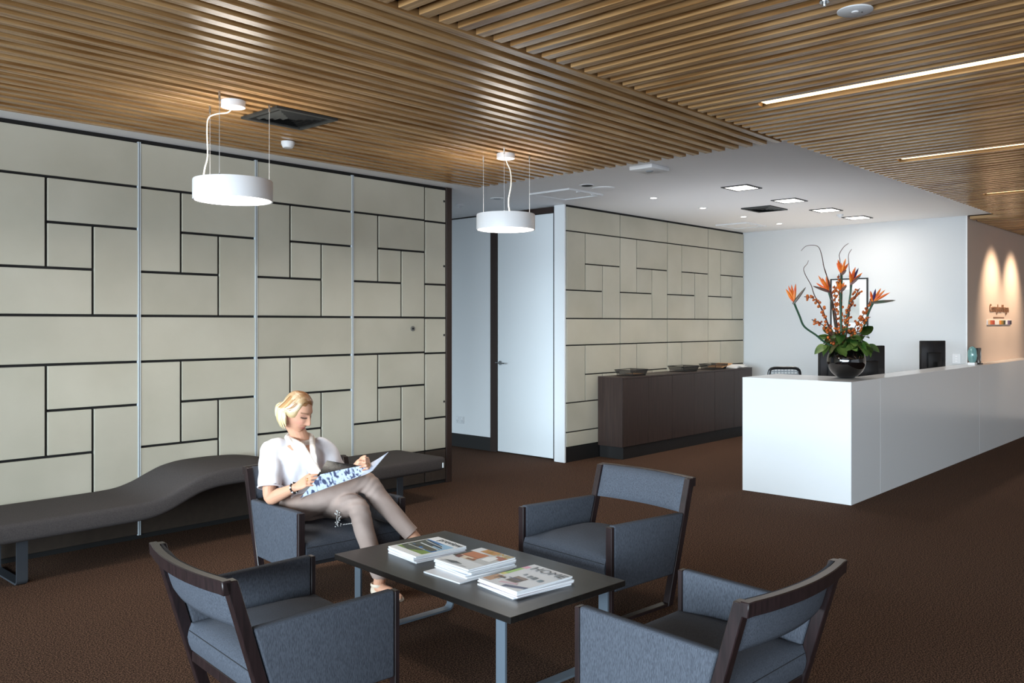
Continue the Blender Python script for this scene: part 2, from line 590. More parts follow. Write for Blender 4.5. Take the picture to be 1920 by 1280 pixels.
bobj('door_stop', m_black, 0.05, 0.10, -0.439, 0.439, 0.0, 2.80, door)
bm = bmesh.new()
tube(bm, [(-0.012, 0.385, 1.075), (0.006, 0.385, 1.075)], 0.026, 20)
tube(bm, [(-0.04, 0.385, 1.075), (-0.01, 0.385, 1.075)], 0.009, 10)
tube(bm, [(-0.04, 0.430, 1.075), (-0.042, 0.385, 1.075), (-0.042, 0.28, 1.072)], 0.0085, 10)
finish(bm, 'door_handle', m_chrome, door)
fillw = struct(bobj('trim_1', m_white, XD + 0.002, XD + 0.12, Y2 + 0.15, 6.229, 0, ZC - .001))

# ---- wall_back (white), wall_sign (beige), and the unseen enclosure
wall_back = struct(bobj('wall_back', m_backwall, X3, X3 + 0.12, YS, 7.4, 0.0, ZC))
wall_sign = struct(bobj('wall_sign', m_signwall, X3 + 0.004, X_END, YS - 0.004, YS + 0.12, 0.0, ZC - 0.007))
bobj('corner_bead', m_white, X3 - 0.002, X3 + 0.006, YS - 0.006, YS + 0.01, 0.0, ZC - 0.001, wall_back)
struct(bobj('wall_end', m_signwall, X_END, X_END + 0.1, Y_R, YS, 0, ZC))
struct(bobj('wall_corridor', m_white, X_IN, XD, Y_L, Y_L + 0.1, 0, ZC))
# glazed fronts behind and beside the camera: sill, head and mullions only, open to the daylight
wf = struct(bobj('window_1', m_darksteel, X_IN - 0.1, X_IN, Y_R, Y_L, 0, 0.25))
bobj('window_head', m_darksteel, X_IN - 0.1, X_IN, Y_R, Y_L, 2.68, ZC, wf)
for y in (-5, -3.4, -1.8, -0.2, 1.4, 3.0, 4.6, 6.2):
    bobj('mullion', m_darksteel, X_IN - 0.08, X_IN, y - 0.03, y + 0.03, 0.25, 2.68, wf)
bobj('mullion', m_darksteel, X_IN - 0.08, X_IN, 7.8, 7.86, 0.25, 2.68, wf)
ws = struct(bobj('window_2', m_darksteel, X_IN, X_END, Y_R - 0.1, Y_R, 0, 0.25))
bobj('window_head', m_darksteel, X_IN, X_END, Y_R - 0.1, Y_R, 2.68, ZC, ws)
for i in range(8):
    bobj('mullion', m_darksteel, X_IN + 1.6 * i - 0.03, X_IN + 1.6 * i + 0.03, Y_R - 0.08, Y_R, 0.25, 2.68, ws)
bobj('blank_panel', m_white, 9.9, X_END, Y_R - 0.1, Y_R, 0.25, 2.68, ws)

# ================================================================== RECEPTION COUNTER
ct = thing('reception_counter', 'long white reception counter with a squared end, a black vase on its corner', 'counter', (7.345, 2.85, 0))
bobj('end_panel', m_counter, 0, 0.03, 0.002, 1.01, 0, 1.048, ct, 0.002)
for a, b in ((0.0, 0.68), (0.6825, 3.905), (3.9075, 6.40), (6.4025, 8.6)):
    bobj('front_panel', m_counter, a + (0.0 if a else 0.002), b, 0.0, 0.03, 0, 1.048 if a else 1.0482, ct, 0.0012)
bm = bmesh.new()
prism(bm, [(0.003, 0.003), (8.6, 0.003), (8.6, 0.212), (4.2, 0.212), (4.2, 0.25), (0.71, 0.25), (0.71, 1.008), (0.003, 1.008)], 'z', 1.02, 1.0485)
finish(bm, 'worktop', m_counter, ct, smooth=False)
bobj('back_panel', m_counter, 0.68, 0.708, 0.25, 1.008, 0, 1.02, ct)
bobj('back_panel', m_counter, 0.70, 4.2, 0.22, 0.248, 0, 1.02, ct)
bobj('back_panel', m_counter, 0.03, 0.70, 0.98, 1.008, 0, 1.02, ct)

dk = thing('reception_desk', 'white work desk behind the reception counter carrying the monitors', 'desk', (8.09, 3.12, 0))
bobj('desktop', m_counter, 0, 3.4, 0, 0.62, 0.70, 0.73, dk, 0.002)
for x in (0.03, 1.7, 3.34):
    bobj('leg_panel', m_counter, x, x + 0.03, 0.02, 0.6, 0, 0.70, dk)

# ================================================================== SIDEBOARD
sb = thing('sideboard', 'long low dark timber sideboard with flush doors along the stone wall', 'sideboard', (8.04, 5.70, 0))
SBW = 3.09
bobj('carcass', m_wenge, 0, SBW, 0.021, 0.345, 0.14, 0.914, sb, 0.001)
bobj('worktop', m_wenge, -0.001, SBW + 0.001, 0.0, 0.346, 0.915, 0.934, sb, 0.0015)
bobj('end_panel', m_wenge, -0.016, -0.001, 0.0, 0.346, 0.14, 0.934, sb, 0.001)
bobj('kickboard', m_kick, 0.02, SBW - 0.02, 0.015, 0.345, 0.0, 0.139, sb)
for i in range(6):
    w = SBW / 6
    bobj('door', m_wenge, w * i + 0.002, w * (i + 1) - 0.002, 0.0, 0.020, 0.142, 0.913, sb, 0.0012)

# ================================================================== ARMCHAIRS
def yrear(z):
    return -0.208 - 0.197 * z / 0.672


def make_armchair(label):
    t = thing('armchair', label, 'armchair', group='grey armchairs around the coffee table')
    for s in (-1, 1):
        bm = bmesh.new()
        poly = [(yrear(.168) + .05, .168), (.280, .168), (.280, .508), (yrear(.492) + .05, .492)]
        a0, a1 = sorted((s * 0.311, s * 0.355))
        prism(bm, poly, 'x', a0, a1, 0.011, 3)
        finish(bm, 'arm_panel', m_fabric, t, sharp=50)
        a0, a1 = sorted((s * 0.3125, s * 0.3535))
        bobj('front_leg', m_chairwood, a0, a1, 0.281, 0.303, 0.0, 0.503, t, 0.003)
        bm = bmesh.new()
        prism(bm, [(yrear(0), 0), (yrear(0) + .046, 0), (yrear(.674) + .046, .674), (yrear(.674), .674)], 'x', a0, a1, 0.003, 1)
        finish(bm, 'back_leg', m_chairwood, t)
        bobj('sled_rail', m_chairwood, a0, a1, yrear(0) + .047, 0.280, 0.0, 0.018, t, 0.002)
    # seat cushion: rounded, crowned
    bm = bmesh.new()
    nx, ny = 18, 18
    X0, X1, Ya, Yb = -0.308, 0.308, -0.262, 0.292

    def crown(u, v):
        return (1 - abs(u) ** 3.2) * (1 - abs(v) ** 3.2)
    top, bot = [], []
    for i in range(nx + 1):
        top.append([])
        bot.append([])
        for j in range(ny + 1):
            u, v = -1 + 2 * i / nx, -1 + 2 * j / ny
            x, y = (X0 + X1) / 2 + u * (X1 - X0) / 2, (Ya + Yb) / 2 + v * (Yb - Ya) / 2
            wr = 0.0035 * math.sin(9 * u + 5 * v * v) * crown(u, v) * math.exp(-((v - .2) / .6) ** 2)
            top[i].append(bm.verts.new((x, y, 0.335 + 0.048 * crown(u, v) ** 0.8 + wr)))
            bot[i].append(bm.verts.new((x, y, 0.225)))
    for i in range(nx):
        for j in range(ny):
            bm.faces.new((top[i][j], top[i + 1][j], top[i + 1][j + 1], top[i][j + 1]))
            bm.faces.new((bot[i][j], bot[i][j + 1], bot[i + 1][j + 1], bot[i + 1][j]))
    # bulging skirts
    loop_t = [top[i][0] for i in range(nx + 1)] + [top[nx][j] for j in range(1, ny + 1)] + [top[i][ny] for i in range(nx - 1, -1, -1)] + [top[0][j] for j in range(ny - 1, 0, -1)]
    loop_b = [bot[i][0] for i in range(nx + 1)] + [bot[nx][j] for j in range(1, ny + 1)] + [bot[i][ny] for i in range(nx - 1, -1, -1)] + [bot[0][j] for j in range(ny - 1, 0, -1)]
    prev = loop_t
    cx, cy = (X0 + X1) / 2, (Ya + Yb) / 2
    for k in (1, 2, 3):
        f = k / 4
        bul = 0.016 * math.sin(PI * f)
        ring = []
        for a, b in zip(loop_t, loop_b):
            p = a.co.lerp(b.co, f)
            oy = bul if abs(p.y - Yb) < 1e-5 or abs(p.y - Ya) < 1e-5 else 0
            p.y += math.copysign(oy, p.y - cy) if oy else 0
            ring.append(bm.verts.new(p))
        for q in range(len(ring)):
            r = (q + 1) % len(ring)
            bm.faces.new((prev[q], prev[r], ring[r], ring[q]))
        prev = ring
    for q in range(len(loop_b)):
        r = (q + 1) % len(loop_b)
        bm.faces.new((prev[q], prev[r], loop_b[r], loop_b[q]))
    seat = finish(bm, 'seat_cushion', m_fabric, t, sharp=60)
    for yy in (Yb + 0.0125, Ya - 0.0125):
        bm = bmesh.new()
        tube(bm, [(x, yy, 0.308) for x in (X0 + .004, 0, X1 - .004)], 0.0016, 6)
        finish(bm, 'piping', m_piping, seat)
    bobj('seat_base', m_piping, -0.300, 0.300, -0.20, 0.26, 0.195, 0.224, t)
    # curved back pad and its wooden rail
    SAG = 0.040

    def yc(x, z):
        return yrear(z) + 0.012 - SAG * (1 - (x / 0.312) ** 2)
    bm = bmesh.new()
    nx, nz = 22, 8
    F, B = [], []
    z0, z1 = 0.487, 0.674
    for i in range(nx + 1):
        x = -0.312 + 0.624 * i / nx
        F.append([])
        B.append([])
        for j in range(nz + 1):
            z = z0 + (z1 - z0) * j / nz
            e = max(0, 1 - abs(2 * j / nz - 1) ** 6)
            ee = e * max(0.0, 1 - abs(2 * i / nx - 1) ** 14)
            F[i].append(bm.verts.new((x, yc(x, z) + 0.020 + 0.022 * ee, z)))
            B[i].append(bm.verts.new((x, yc(x, z) + 0.010 - 0.010 * ee, z)))
    for i in range(nx):
        for j in range(nz):
            bm.faces.new((F[i][j], F[i + 1][j], F[i + 1][j + 1], F[i][j + 1]))
            bm.faces.new((B[i][j], B[i][j + 1], B[i + 1][j + 1], B[i + 1][j]))
        bm.faces.new((F[i][0], B[i][0], B[i + 1][0], F[i + 1][0]))
        bm.faces.new((F[i][nz], F[i + 1][nz], B[i + 1][nz], B[i][nz]))
    for i in (0, nx):
        for j in range(nz):
            bm.faces.new((F[i][j], F[i][j + 1], B[i][j + 1], B[i][j]))
    finish(bm, 'backrest', m_fabric, t, sharp=60)
    bm = bmesh.new()
    rings = []
    n = 20
    for i in range(n + 1):
        x = -0.3535 + 0.707 * i / n
        y = yrear(.655) - SAG * max(0, (1 - (x / 0.335) ** 2))
        rings.append([bm.verts.new(p) for p in ((x, y - 0.012, 0.628), (x, y + 0.017, 0.628), (x, y + 0.017, 0.678), (x, y - 0.012 - .004, 0.678))])
    for a, b in zip(rings, rings[1:]):
        for k in range(4):
            bm.faces.new((a[k], a[(k + 1) % 4], b[(k + 1) % 4], b[k]))
    bm.faces.new(rings[0])
    bm.faces.new(rings[-1][::-1])
    bmesh.ops.recalc_face_normals(bm, faces=bm.faces[:])
    bmesh.ops.bevel(bm, geom=[e for e in bm.edges if e.calc_face_angle(0) > 1.0], offset=0.003, segments=1, affect='EDGES')
    finish(bm, 'top_rail', m_chairwood, t)
    bobj('rear_stretcher', m_chairwood, -0.312, 0.312, yrear(.2) + .008, yrear(.2) + .038, 0.175, 0.218, t, 0.003)
    return t


def copy_tree(o, parent=None):
    c = o.copy()
    COL.objects.link(c)
    if parent:
        c.parent = parent
    for ch in list(o.children):
        copy_tree(ch, c)
    return c


chair0 = make_armchair('empty grey armchair beyond the coffee table, its back to the white counter')
poses = [(3.916, 2.935, 1.476, None),
         (3.060, 4.327, 3.040, 'grey armchair the reading woman sits in, in front of the long bench'),
         (1.921, 2.998, -1.669, 'empty grey armchair at the bottom left, its curved wooden back rail toward the bench'),
         (2.843, 1.677, -0.043, 'empty grey armchair at the bottom right, seen from behind')]
for i, (x, y, th, lab) in enumerate(poses):
    c = chair0 if i == 0 else copy_tree(chair0)
    c.location = (x, y, 0)
    c.rotation_euler = (0, 0, th)
    if lab:
        c['label'] = lab

# ================================================================== COFFEE TABLE
TZ = 0.372
TX, TY, TTH = 2.938, 2.973, math.radians(-3.9)
tb = thing('coffee_table', 'low rectangular dark coffee table on flat steel loop legs, magazines on top', 'table', (TX, TY, 0), TTH)
bobj('tabletop', m_table, -0.3625, 0.3625, -0.655, 0.655, TZ - 0.027, TZ, tb, 0.0015)


def loop_frame(name, mat, parent, half, ztop, w, off, axis, thick=0.010, rad=0.035):
    """flat-bar U loop standing on the floor; axis = direction it spans"""
    path = [(-half, ztop)]
    for k in range(7):
        a = PI + k / 6 * PI / 2
        path.append((-half + rad + rad * math.cos(a), rad + rad * math.sin(a)))
    for k in range(7):
        a = 1.5 * PI + k / 6 * PI / 2
        path.append((half - rad + rad * math.cos(a), rad + rad * math.sin(a)))
    path.append((half, ztop))
    bm = bmesh.new()
    rings = []
    n = len(path)
    for i, p in enumerate(path):
        a, b = Vector(path[max(i - 1, 0)]), Vector(path[min(i + 1, n - 1)])
        t = (b - a).normalized()
        nv = Vector((-t.y, t.x))
        q = Vector(p) + nv * thick
        pts = [(p[0], off - w / 2, p[1]), (p[0], off + w / 2, p[1]), (q.x, off + w / 2, q.y), (q.x, off - w / 2, q.y)]
        if axis == 'y':
            pts = [(b_, a_, c_) for a_, b_, c_ in pts]
        rings.append([bm.verts.new(v) for v in pts])
    for a, b in zip(rings, rings[1:]):
        for k in range(4):
            bm.faces.new((a[k], a[(k + 1) % 4], b[(k + 1) % 4], b[k]))
    bm.faces.new(rings[0])
    bm.faces.new(rings[-1])
    return finish(bm, name, mat, parent, sharp=40)


f = loop_frame('leg_frame', m_steel, tb, 0.325, TZ - 0.027, 0.055, -0.580, 'x')
f.location = (-0.022, 0, 0)
f = loop_frame('leg_frame', m_steel, tb, 0.300, TZ - 0.027, 0.050, 0.470, 'x')
f.location = (-0.045, 0, 0)

# ================================================================== BENCH
bn = thing('wave_bench', 'long charcoal upholstered bench with a raised wave along the stone wall', 'bench', (0, 0, 0))
PRO = [(1.2, .392), (2.15, .393), (2.50, .396), (2.60, .411), (2.71, .452), (2.82, .508), (2.93, .537), (3.06, .546), (3.26, .546), (3.46, .535), (3.62, .505), (3.78, .460), (3.95, .422), (4.12, .400), (4.4, .395), (5.10, .395)]


def bz(x):
    for (a, za), (b, zb) in zip(PRO, PRO[1:]):
        if a <= x <= b:
            t = (x - a) / (b - a)
            t = t * t * (3 - 2 * t) * 0.5 + t * 0.5
            return za + (zb - za) * t
    return PRO[-1][1]


bm = bmesh.new()
rings = []
Yf, Yb_ = 5.49, 6.135
r_ = 0.028
nb = 110
for i in range(nb + 1):
    x = 1.2 + (5.10 - 1.2) * i / nb
    zt = sum(bz(min(max(x + d, 1.2), 5.1)) for d in (-.08, -.04, 0, .04, .08)) / 5
    zb_ = zt - 0.118
    sec = []
    for (cy, cz, a0) in ((Yf + r_, zb_ + r_, PI), (Yb_ - r_, zb_ + r_, 1.5 * PI), (Yb_ - r_, zt - r_, 0), (Yf + r_, zt - r_, PI / 2)):
        for k in range(4):
            a = a0 + k / 3 * PI / 2
            sec.append((cy + r_ * math.cos(a), cz + r_ * math.sin(a)))
    e = min(i, nb - i)
    ins = (0.012, 0.004, 0.001)[e] if e < 3 else 0
    mid = ((Yf + Yb_) / 2, (zt + zb_) / 2)
    rings.append([bm.verts.new((x, y + (mid[0] - y) * ins * 2, z + (mid[1] - z) * ins * 9)) for y, z in sec])
for a, b in zip(rings, rings[1:]):
    m = len(a)
    for k in range(m):
        bm.faces.new((a[k], a[(k + 1) % m], b[(k + 1) % m], b[k]))
bm.faces.new(rings[0])
bm.faces.new(rings[-1])
finish(bm, 'cushion', m_bench, bn, sharp=50)
for xx in (1.785, 4.68):
    f = loop_frame('leg_frame', m_darksteel, bn, 0.245, 0.276, 0.062, xx, 'y', 0.010, 0.03)
    f.location = (0, 5.835, 0)
bm = bmesh.new()
box(bm, 5.066, 5.078, Yf - 0.004, Yf + 0.004, 0.302, 0.345)
finish(bm, 'fabric_tag', m_tag, bn)

# ================================================================== PENDANTS
def pendant(label, cx, cy, cordpts, grp):
    t = thing('pendant_lamp', label, 'lamp', (cx, cy, 0), 0, grp)
    bm = bmesh.new()
    lathe(bm, [(0.212, 2.256), (0.221, 2.254), (0.222, 2.262), (0.222, 2.366), (0.219, 2.372), (0.212, 2.371), (0.212, 2.30)], 64, cap=False)
    sh = finish(bm, 'shade', m_lampwhite, t)
    bm = bmesh.new()
    lathe(bm, [(0.2115, 2.262), (0.2115, 2.270)], 48)
    finish(bm, 'diffuser', m_lampglow, t)
    bm = bmesh.new()
    lathe(bm, [(0.2115, 2.345), (0.2115, 2.350)], 48)
    finish(bm, 'top_diffuser', m_lampglow, t)
    bm = bmesh.new()
    lathe(bm, [(0.066, 2.795), (0.068, 2.793), (0.068, 2.830)], 36)
    finish(bm, 'canopy', m_lampwhite, t)
    for k in range(3):
        a = math.radians(100 + 120 * k)
        x, y = 0.205 * math.cos(a), 0.205 * math.sin(a)
        bm = bmesh.new()
        tube(bm, [(x, y, 2.36), (x, y, 2.80)], 0.0016, 6)
        w = finish(bm, 'cable', m_wire, t)
        bm = bmesh.new()
        tube(bm, [(x, y, 2.79), (x, y, 2.83)], 0.006, 8)
        finish(bm, 'cable_gripper', m_chrome, w)
        bm = bmesh.new()
        tube(bm, [(x, y, 2.36), (x, y, 2.378)], 0.005, 8)
        finish(bm, 'cable_gripper', m_chrome, w)
    bm = bmesh.new()
    tube(bm, catmull(cordpts, 8), 0.0042, 8)
    finish(bm, 'cord', m_cord, t)
    return t


R_ = lambda a, b, z: tuple(RT * a + FW * b) [:2] + (z,)
pendant('round white drum pendant lamp, the larger and nearer one above the reading woman', 2.563, 4.551,
        [R_(0.0, 0, 2.80), R_(-.03, 0, 2.765), R_(-.10, 0, 2.755), R_(-.15, .02, 2.735), R_(-.158, .02, 2.66), R_(-.155, .02, 2.52), R_(-.165, 0, 2.44), R_(-.175, 0, 2.36)], 'drum pendant lamps')
pendant('round white drum pendant lamp, the smaller and farther one in front of the white door', 4.760, 4.455,
        [R_(0, 0, 2.80), R_(.01, 0, 2.76), R_(.035, 0, 2.70), R_(.04, 0, 2.6), R_(.02, 0, 2.47), R_(.035, 0, 2.36)], 'drum pendant lamps')

# ================================================================== CEILING FITTINGS
def vent(label, x0, x1, y0, y1, z):
    t = thing('air_vent', label, 'vent', ((x0 + x1) / 2, (y0 + y1) / 2, z))
    w, d = (x1 - x0) / 2, (y1 - y0) / 2
    bm = bmesh.new()
    for a, b, c, e in ((-w, w, -d, -d + .03), (-w, w, d - .03, d), (-w, -w + .03, -d + .03, d - .03), (w - .03, w, -d + .03, d - .03)):
        box(bm, a, b, c, e, -0.014, 0.0)
    finish(bm, 'frame', m_vent, t, smooth=False)
    bobj('cavity', m_ventdeep, -w + .03, w - .03, -d + .03, d - .03, -0.003, 0.0, t)
    for k in range(1, 5):
        s = 1 - k * 0.19
        a, b = (w - .03) * s, (d - .03) * s
        bm = bmesh.new()
        for (p, q) in (((-a, -b), (a, -b)), ((a, -b), (a, b)), ((a, b), (-a, b)), ((-a, b), (-a, -b))):
            p, q = Vector((*p, 0)), Vector((*q, 0))
            n = Vector((p.y - q.y, q.x - p.x, 0)).normalized() * 0.018
            f = [bm.verts.new(v) for v in (p + Vector((0, 0, -.004)), q + Vector((0, 0, -.004)), q - q.normalized() * .02 + Vector((0, 0, -.016)), p - p.normalized() * .02 + Vector((0, 0, -.016)))]
            bm.faces.new(f)
        finish(bm, 'louvre', m_vent, t, smooth=False)


vent('dark square air vent set into the timber slats, beside the nearer pendant lamp', 2.79, 3.225, 4.455, 4.86, ZS)
vent('dark square air vent in the white ceiling near the square lights', 9.06, 9.50, 4.42, 4.78, ZC)


def disc(name, label, cat, x, y, z, r, h, mat, group=None, mats2=None, r2=0.0, h2=0.0, part2='lens'):
    t = thing(name, label, cat, (x, y, z), 0, group)
    bm = bmesh.new()
    lathe(bm, [(r * 0.96, -h), (r, -h * 0.7), (r, 0)], 28)
    finish(bm, 'housing', mat, t)
    if mats2:
        bm = bmesh.new()
        lathe(bm, [(r2 * 0.8, -h - h2), (r2, -h - h2 * 0.4), (r2, -h * 0.9)], 20)
        finish(bm, part2, mats2, t)
    return t


for i, (x, y) in enumerate(((7.70, 5.07), (8.755, 5.095), (9.81, 5.14), (10.815, 5.15))):
    t = thing('downlight', 'tiny round glowing downlight in the white ceiling, ' + ('nearest', 'second', 'third', 'farthest')[i] + ' of the row along the stone wall', 'light', (x, y, ZC), 0, 'downlights along the stone wall')
    bm = bmesh.new()
    lathe(bm, [(0.034, -0.004), (0.052, -0.004), (0.054, 0)], 24, cap=False)
    finish(bm, 'trim_ring', m_plastic, t)
    bm = bmesh.new()
    lathe(bm, [(0.034, -0.003), (0.034, -0.001)], 20)
    finish(bm, 'lamp', m_dlglow, t)
for i, (x, y) in enumerate(((7.69, 4.05), (8.85, 4.10), (9.89, 4.13), (10.85, 4.135))):
    t = thing('square_light', 'square recessed ceiling light with a dark rim, ' + ('nearest', 'second nearest', 'third nearest', 'farthest')[i] + ' of the row of four', 'light', (x, y, ZC), 0, 'square recessed lights over the reception')
    bm = bmesh.new()
    for a, b, c, e in ((-.155, .155, -.14, -.115), (-.155, .155, .115, .14), (-.155, -.13, -.115, .115), (.13, .155, -.115, .115)):
        box(bm, a, b, c, e, -0.008, 0)
    finish(bm, 'rim', m_vent, t, smooth=False)
    bobj('diffuser', m_square, -.13, .13, -.115, .115, -0.006, 0, t)


def hatch(label, x0, x1, y0, y1):
    t = thing('ceiling_hatch', label, 'hatch', ((x0 + x1) / 2, (y0 + y1) / 2, ZC), 0)
    w, d = (x1 - x0) / 2, (y1 - y0) / 2
    bm = bmesh.new()
    for a, b, c, e in ((-w, w, -d, -d + .035), (-w, w, d - .035, d), (-w, -w + .035, -d + .035, d - .035), (w - .035, w, -d + .035, d - .035)):
        box(bm, a, b, c, e, -0.018, 0.0, 0.002)
    finish(bm, 'frame', m_plastic, t)
    bobj('hatch_panel', m_ceil, -w + .04, w - .04, -d + .04, d - .04, -0.008, 0.0, t)
    for s in (-1, 1):
        bobj('latch', m_plastic, s * .12 - .015, s * .12 + .015, -d + .005, -d + .03, -0.026, -0.018, t)


hatch('white framed square access panel in the ceiling above the white door', 6.57, 7.13, 5.30, 5.82)
hatch('white framed square access panel in the ceiling at the far end of the stone wall', 10.36, 10.92, 5.38, 5.84)
t = thing('emergency_light', 'square white emergency light box on the ceiling at the end of the slats', 'light', (6.15, 4.09, ZC))
bm = bmesh.new()
box(bm, -.135, .135, -.115, .115, -0.035, 0, 0.008, 2)
finish(bm, 'housing', m_plastic, t)
bm = bmesh.new()
lathe(bm, [(0.026, -0.044), (0.034, -0.036), (0.036, -0.034)], 20)
finish(bm, 'lens', m_greyplastic, t)
disc('recessed_fitting', 'small round ceiling fitting with a dark opening, beside the framed access panel', 'light', 6.558, 5.069, ZC, 0.075, 0.006, m_plastic, None, m_ventdeep, 0.055, 0.002, 'opening')
disc('ceiling_speaker', 'pale round speaker grille nearly flush with the white ceiling', 'speaker', 6.81, 5.06, ZC, 0.115, 0.008, m_ceil, None, m_ceil, 0.095, 0.002, 'grille')
disc('recessed_fitting', 'unlit round downlight in the ceiling seen left of the farther pendant', 'light', 6.61, 6.31, ZC, 0.075, 0.005, m_plastic, None, m_greyplastic, 0.04, 0.002, 'lamp')
disc('ceiling_sensor', 'little white sensor on the ceiling beside the dark end post of the stone partition', 'sensor', 6.66, 6.93, ZC, 0.045, 0.02, m_plastic, None, m_plastic, 0.022, 0.02)
disc('smoke_detector', 'white domed smoke detector hanging below the timber slats', 'detector', 3.398, 5.285, ZS, 0.047, 0.022, m_plastic, None, m_plastic, 0.042, 0.022, 'dome')
t = disc('flush_disc', 'large flat white disc fitting set in the slats at the top right', 'light', 3.545, 1.36, ZS, 0.070, 0.006, m_plastic, None, m_lampwhite, 0.014, 0.004)
bm = bmesh.new()
lathe(bm, [(0.003, -0.0075), (0.003, -0.005)], 10, c=(0.021, -0.021, 0))
finish(bm, 'indicator', m_black, t)
disc('sprinkler', 'small metal sprinkler head at the top edge among the slats', 'sprinkler', 3.36, 1.41, ZS, 0.020, 0.006, m_chrome, None, m_chrome, 0.009, 0.014, 'head')
disc('ceiling_sensor', 'small white sensor between the two farthest square lights', 'sensor', 10.414, 4.177, ZC, 0.04, 0.02, m_plastic, None, m_plastic, 0.022, 0.02)

# ================================================================== WALL FITTINGS
t = thing('power_outlet', 'white double power outlet low on the white wall left of the door', 'outlet', (XD, 7.81, 0.34))
bobj('plate', m_plastic, -0.009, 0.0, -0.072, 0.072, -0.045, 0.045, t, 0.003)
for s in (-1, 1):
    bobj('rocker', m_lampwhite, -0.013, -0.009, s * .042 - .012, s * .042 + .012, 0.008, 0.03, t, 0.001)
    bm = bmesh.new()
    for y, z, r in ((-.01, -.012, 1), (.01, -.012, -1), (0, -.028, 0)):
        box(bm, -0.0098, -0.009, s * .042 + y - .0018, s * .042 + y + .0018, z - .006, z + .006)
    finish(bm, 'socket', m_greyplastic, t, smooth=False)
t = thing('light_switch', 'white switch plate on the back wall right of the far monitor', 'switch', (X3, 3.185, 1.11))
bobj('plate', m_plastic, -0.009, 0.0, -0.048, 0.048, -0.062, 0.062, t, 0.004)
for k in range(3):
    bobj('rocker', m_lampwhite, -0.013, -0.009, -0.012, 0.012, -0.04 + k * 0.03, -0.022 + k * .03, t, 0.001)
t = thing('framed_print', 'black-edged framed print on the back wall behind the flowers', 'picture', (X3, 4.51, 1.78))
for nm, (a, b, c, d) in dict(a=(-.25, .25, .355, .37), b=(-.25, .25, -.37, -.355), c=(-.25, -.235, -.355, .355), d=(.235, .25, -.355, .355)).items():
    bobj('frame_rail', m_black, -0.03, 0.0, a, b, c, d, t)
bobj('mat_board', m_paper, -0.012, 0.0, -.235, .235, -.355, .355, t)
bobj('print', M('pale_print', rgb(205, 208, 206), 0.5, col2=rgb(176, 184, 186), scale=5), -0.013, -0.0121, -.14, .14, -.22, .22, t)

MX = Matrix(((1, 0, 0), (0, 0, -1), (0, 1, 0)))
t = thing('wall_sign', 'bronze raised company lettering on the warmly lit beige wall', 'sign', (12.56, YS - 0.004, 1.70))
text_mesh('lettering', 'CooneyLeesMorgan', 0.150, m_signtext, t, (0, -0.006, 0.0), MX, 0.005, sx=0.80)
bobj('tagline_bar', m_signtext, 0.20, 0.74, -0.006, -0.001, -0.083, -0.066, t, 0.002)
t = thing('colour_strip', 'narrow strip picture in orange, green and violet below the wall lettering', 'picture', (12.44, YS - 0.004, 1.53))
bobj('board', m_paper, 0, 1.22, -0.014, 0, 0, 0.062, t)
cols = [(232, 190, 150), (205, 100, 60), (176, 70, 44), (240, 238, 236), (244, 240, 236), (222, 140, 50), (150, 120, 40), (60, 60, 34), (240, 240, 246), (110, 90, 130), (40, 34, 56)]
for i, c in enumerate(cols):
    w = 1.22 / len(cols)
    bobj('picture_segment', M('strip_colour', rgb(*c), 0.5), w * i + .001, w * (i + 1) - .001, -0.0155, -0.0141, 0.003, 0.059, t)

# ================================================================== THINGS ON THE COUNTER
vs = thing('round_vase', 'glossy black globe vase on the corner of the white counter', 'vase', (7.862, 3.095, 1.0485))
prof = []
for k in range(25):
    a = -PI / 2 + 0.42 + (PI - 0.42 - 0.62) * k / 24
    prof.append((0.168 * math.cos(a), 0.157 + 0.165 * math.sin(a)))
prof = [(0.05, 0.0), (0.066, 0.002)] + prof + [(0.088, 0.285), (0.09, 0.25)]
bm = bmesh.new()
lathe(bm, prof, 48, cap=False)
finish(bm, 'globe', m_vase, vs, sharp=60)
bm = bmesh.new()
lathe(bm, [(0.08, 0.24), (0.09, 0.252)], 24)
finish(bm, 'soil', m_ventdeep, vs)

VD = 7.875                    # distance of the vase axis
CX, CY = 7.862, 3.095
rnd = random.Random(11)


def vp(px, py, dd=0.0):
    return at(px, py, VD + dd)


base = Vector((CX, CY, 1.31))
# birds of paradise: stem path, head position, beak tip, petal tips (photo pixels)
BIRDS = [
    ('orange bird of paradise flower at the far left on a long bent green stem', -0.10, [(1548, 642), (1530, 628), (1508, 612), (1499, 592), (1489, 568)], (1489, 567), (1511, 538), [(1473, 541), (1478, 535), (1484, 533), (1492, 531), (1476, 548)]),
    ('orange bird of paradise flower behind the left twigs, its grey beak pointing left', 0.06, [(1575, 655), (1566, 610), (1560, 570), (1554, 548)], (1553, 546), (1524, 536), [(1534, 516), (1541, 520), (1549, 517), (1555, 524), (1530, 530)]),
    ('topmost orange bird of paradise flower of the arrangement', 0.02, [(1578, 655), (1577, 600), (1578, 540), (1578, 512)], (1578, 514), (1587, 506), [(1571, 486), (1577, 492), (1586, 484), (1591, 493), (1569, 492)]),
    ('bird of paradise flower with a violet tongue, second from the top', -0.05, [(1582, 655), (1588, 600), (1594, 555), (1597, 530)], (1596, 532), (1614, 516), [(1594, 508), (1601, 504), (1610, 502), (1617, 511), (1604, 500)]),
    ('bird of paradise flower at the far right with a long beak', -0.10, [(1600, 650), (1620, 612), (1629, 585), (1637, 568)], (1637, 567), (1679, 563), [(1632, 545), (1642, 541), (1652, 540), (1660, 543), (1669, 548)]),
    ('small low orange bird of paradise flower in the centre', -0.08, [(1578, 655), (1577, 610), (1576, 570), (1576, 548)], (1577, 545), (1588, 535), [(1570, 530), (1575, 527), (1583, 529), (1587, 533), (1569, 536)]),
]


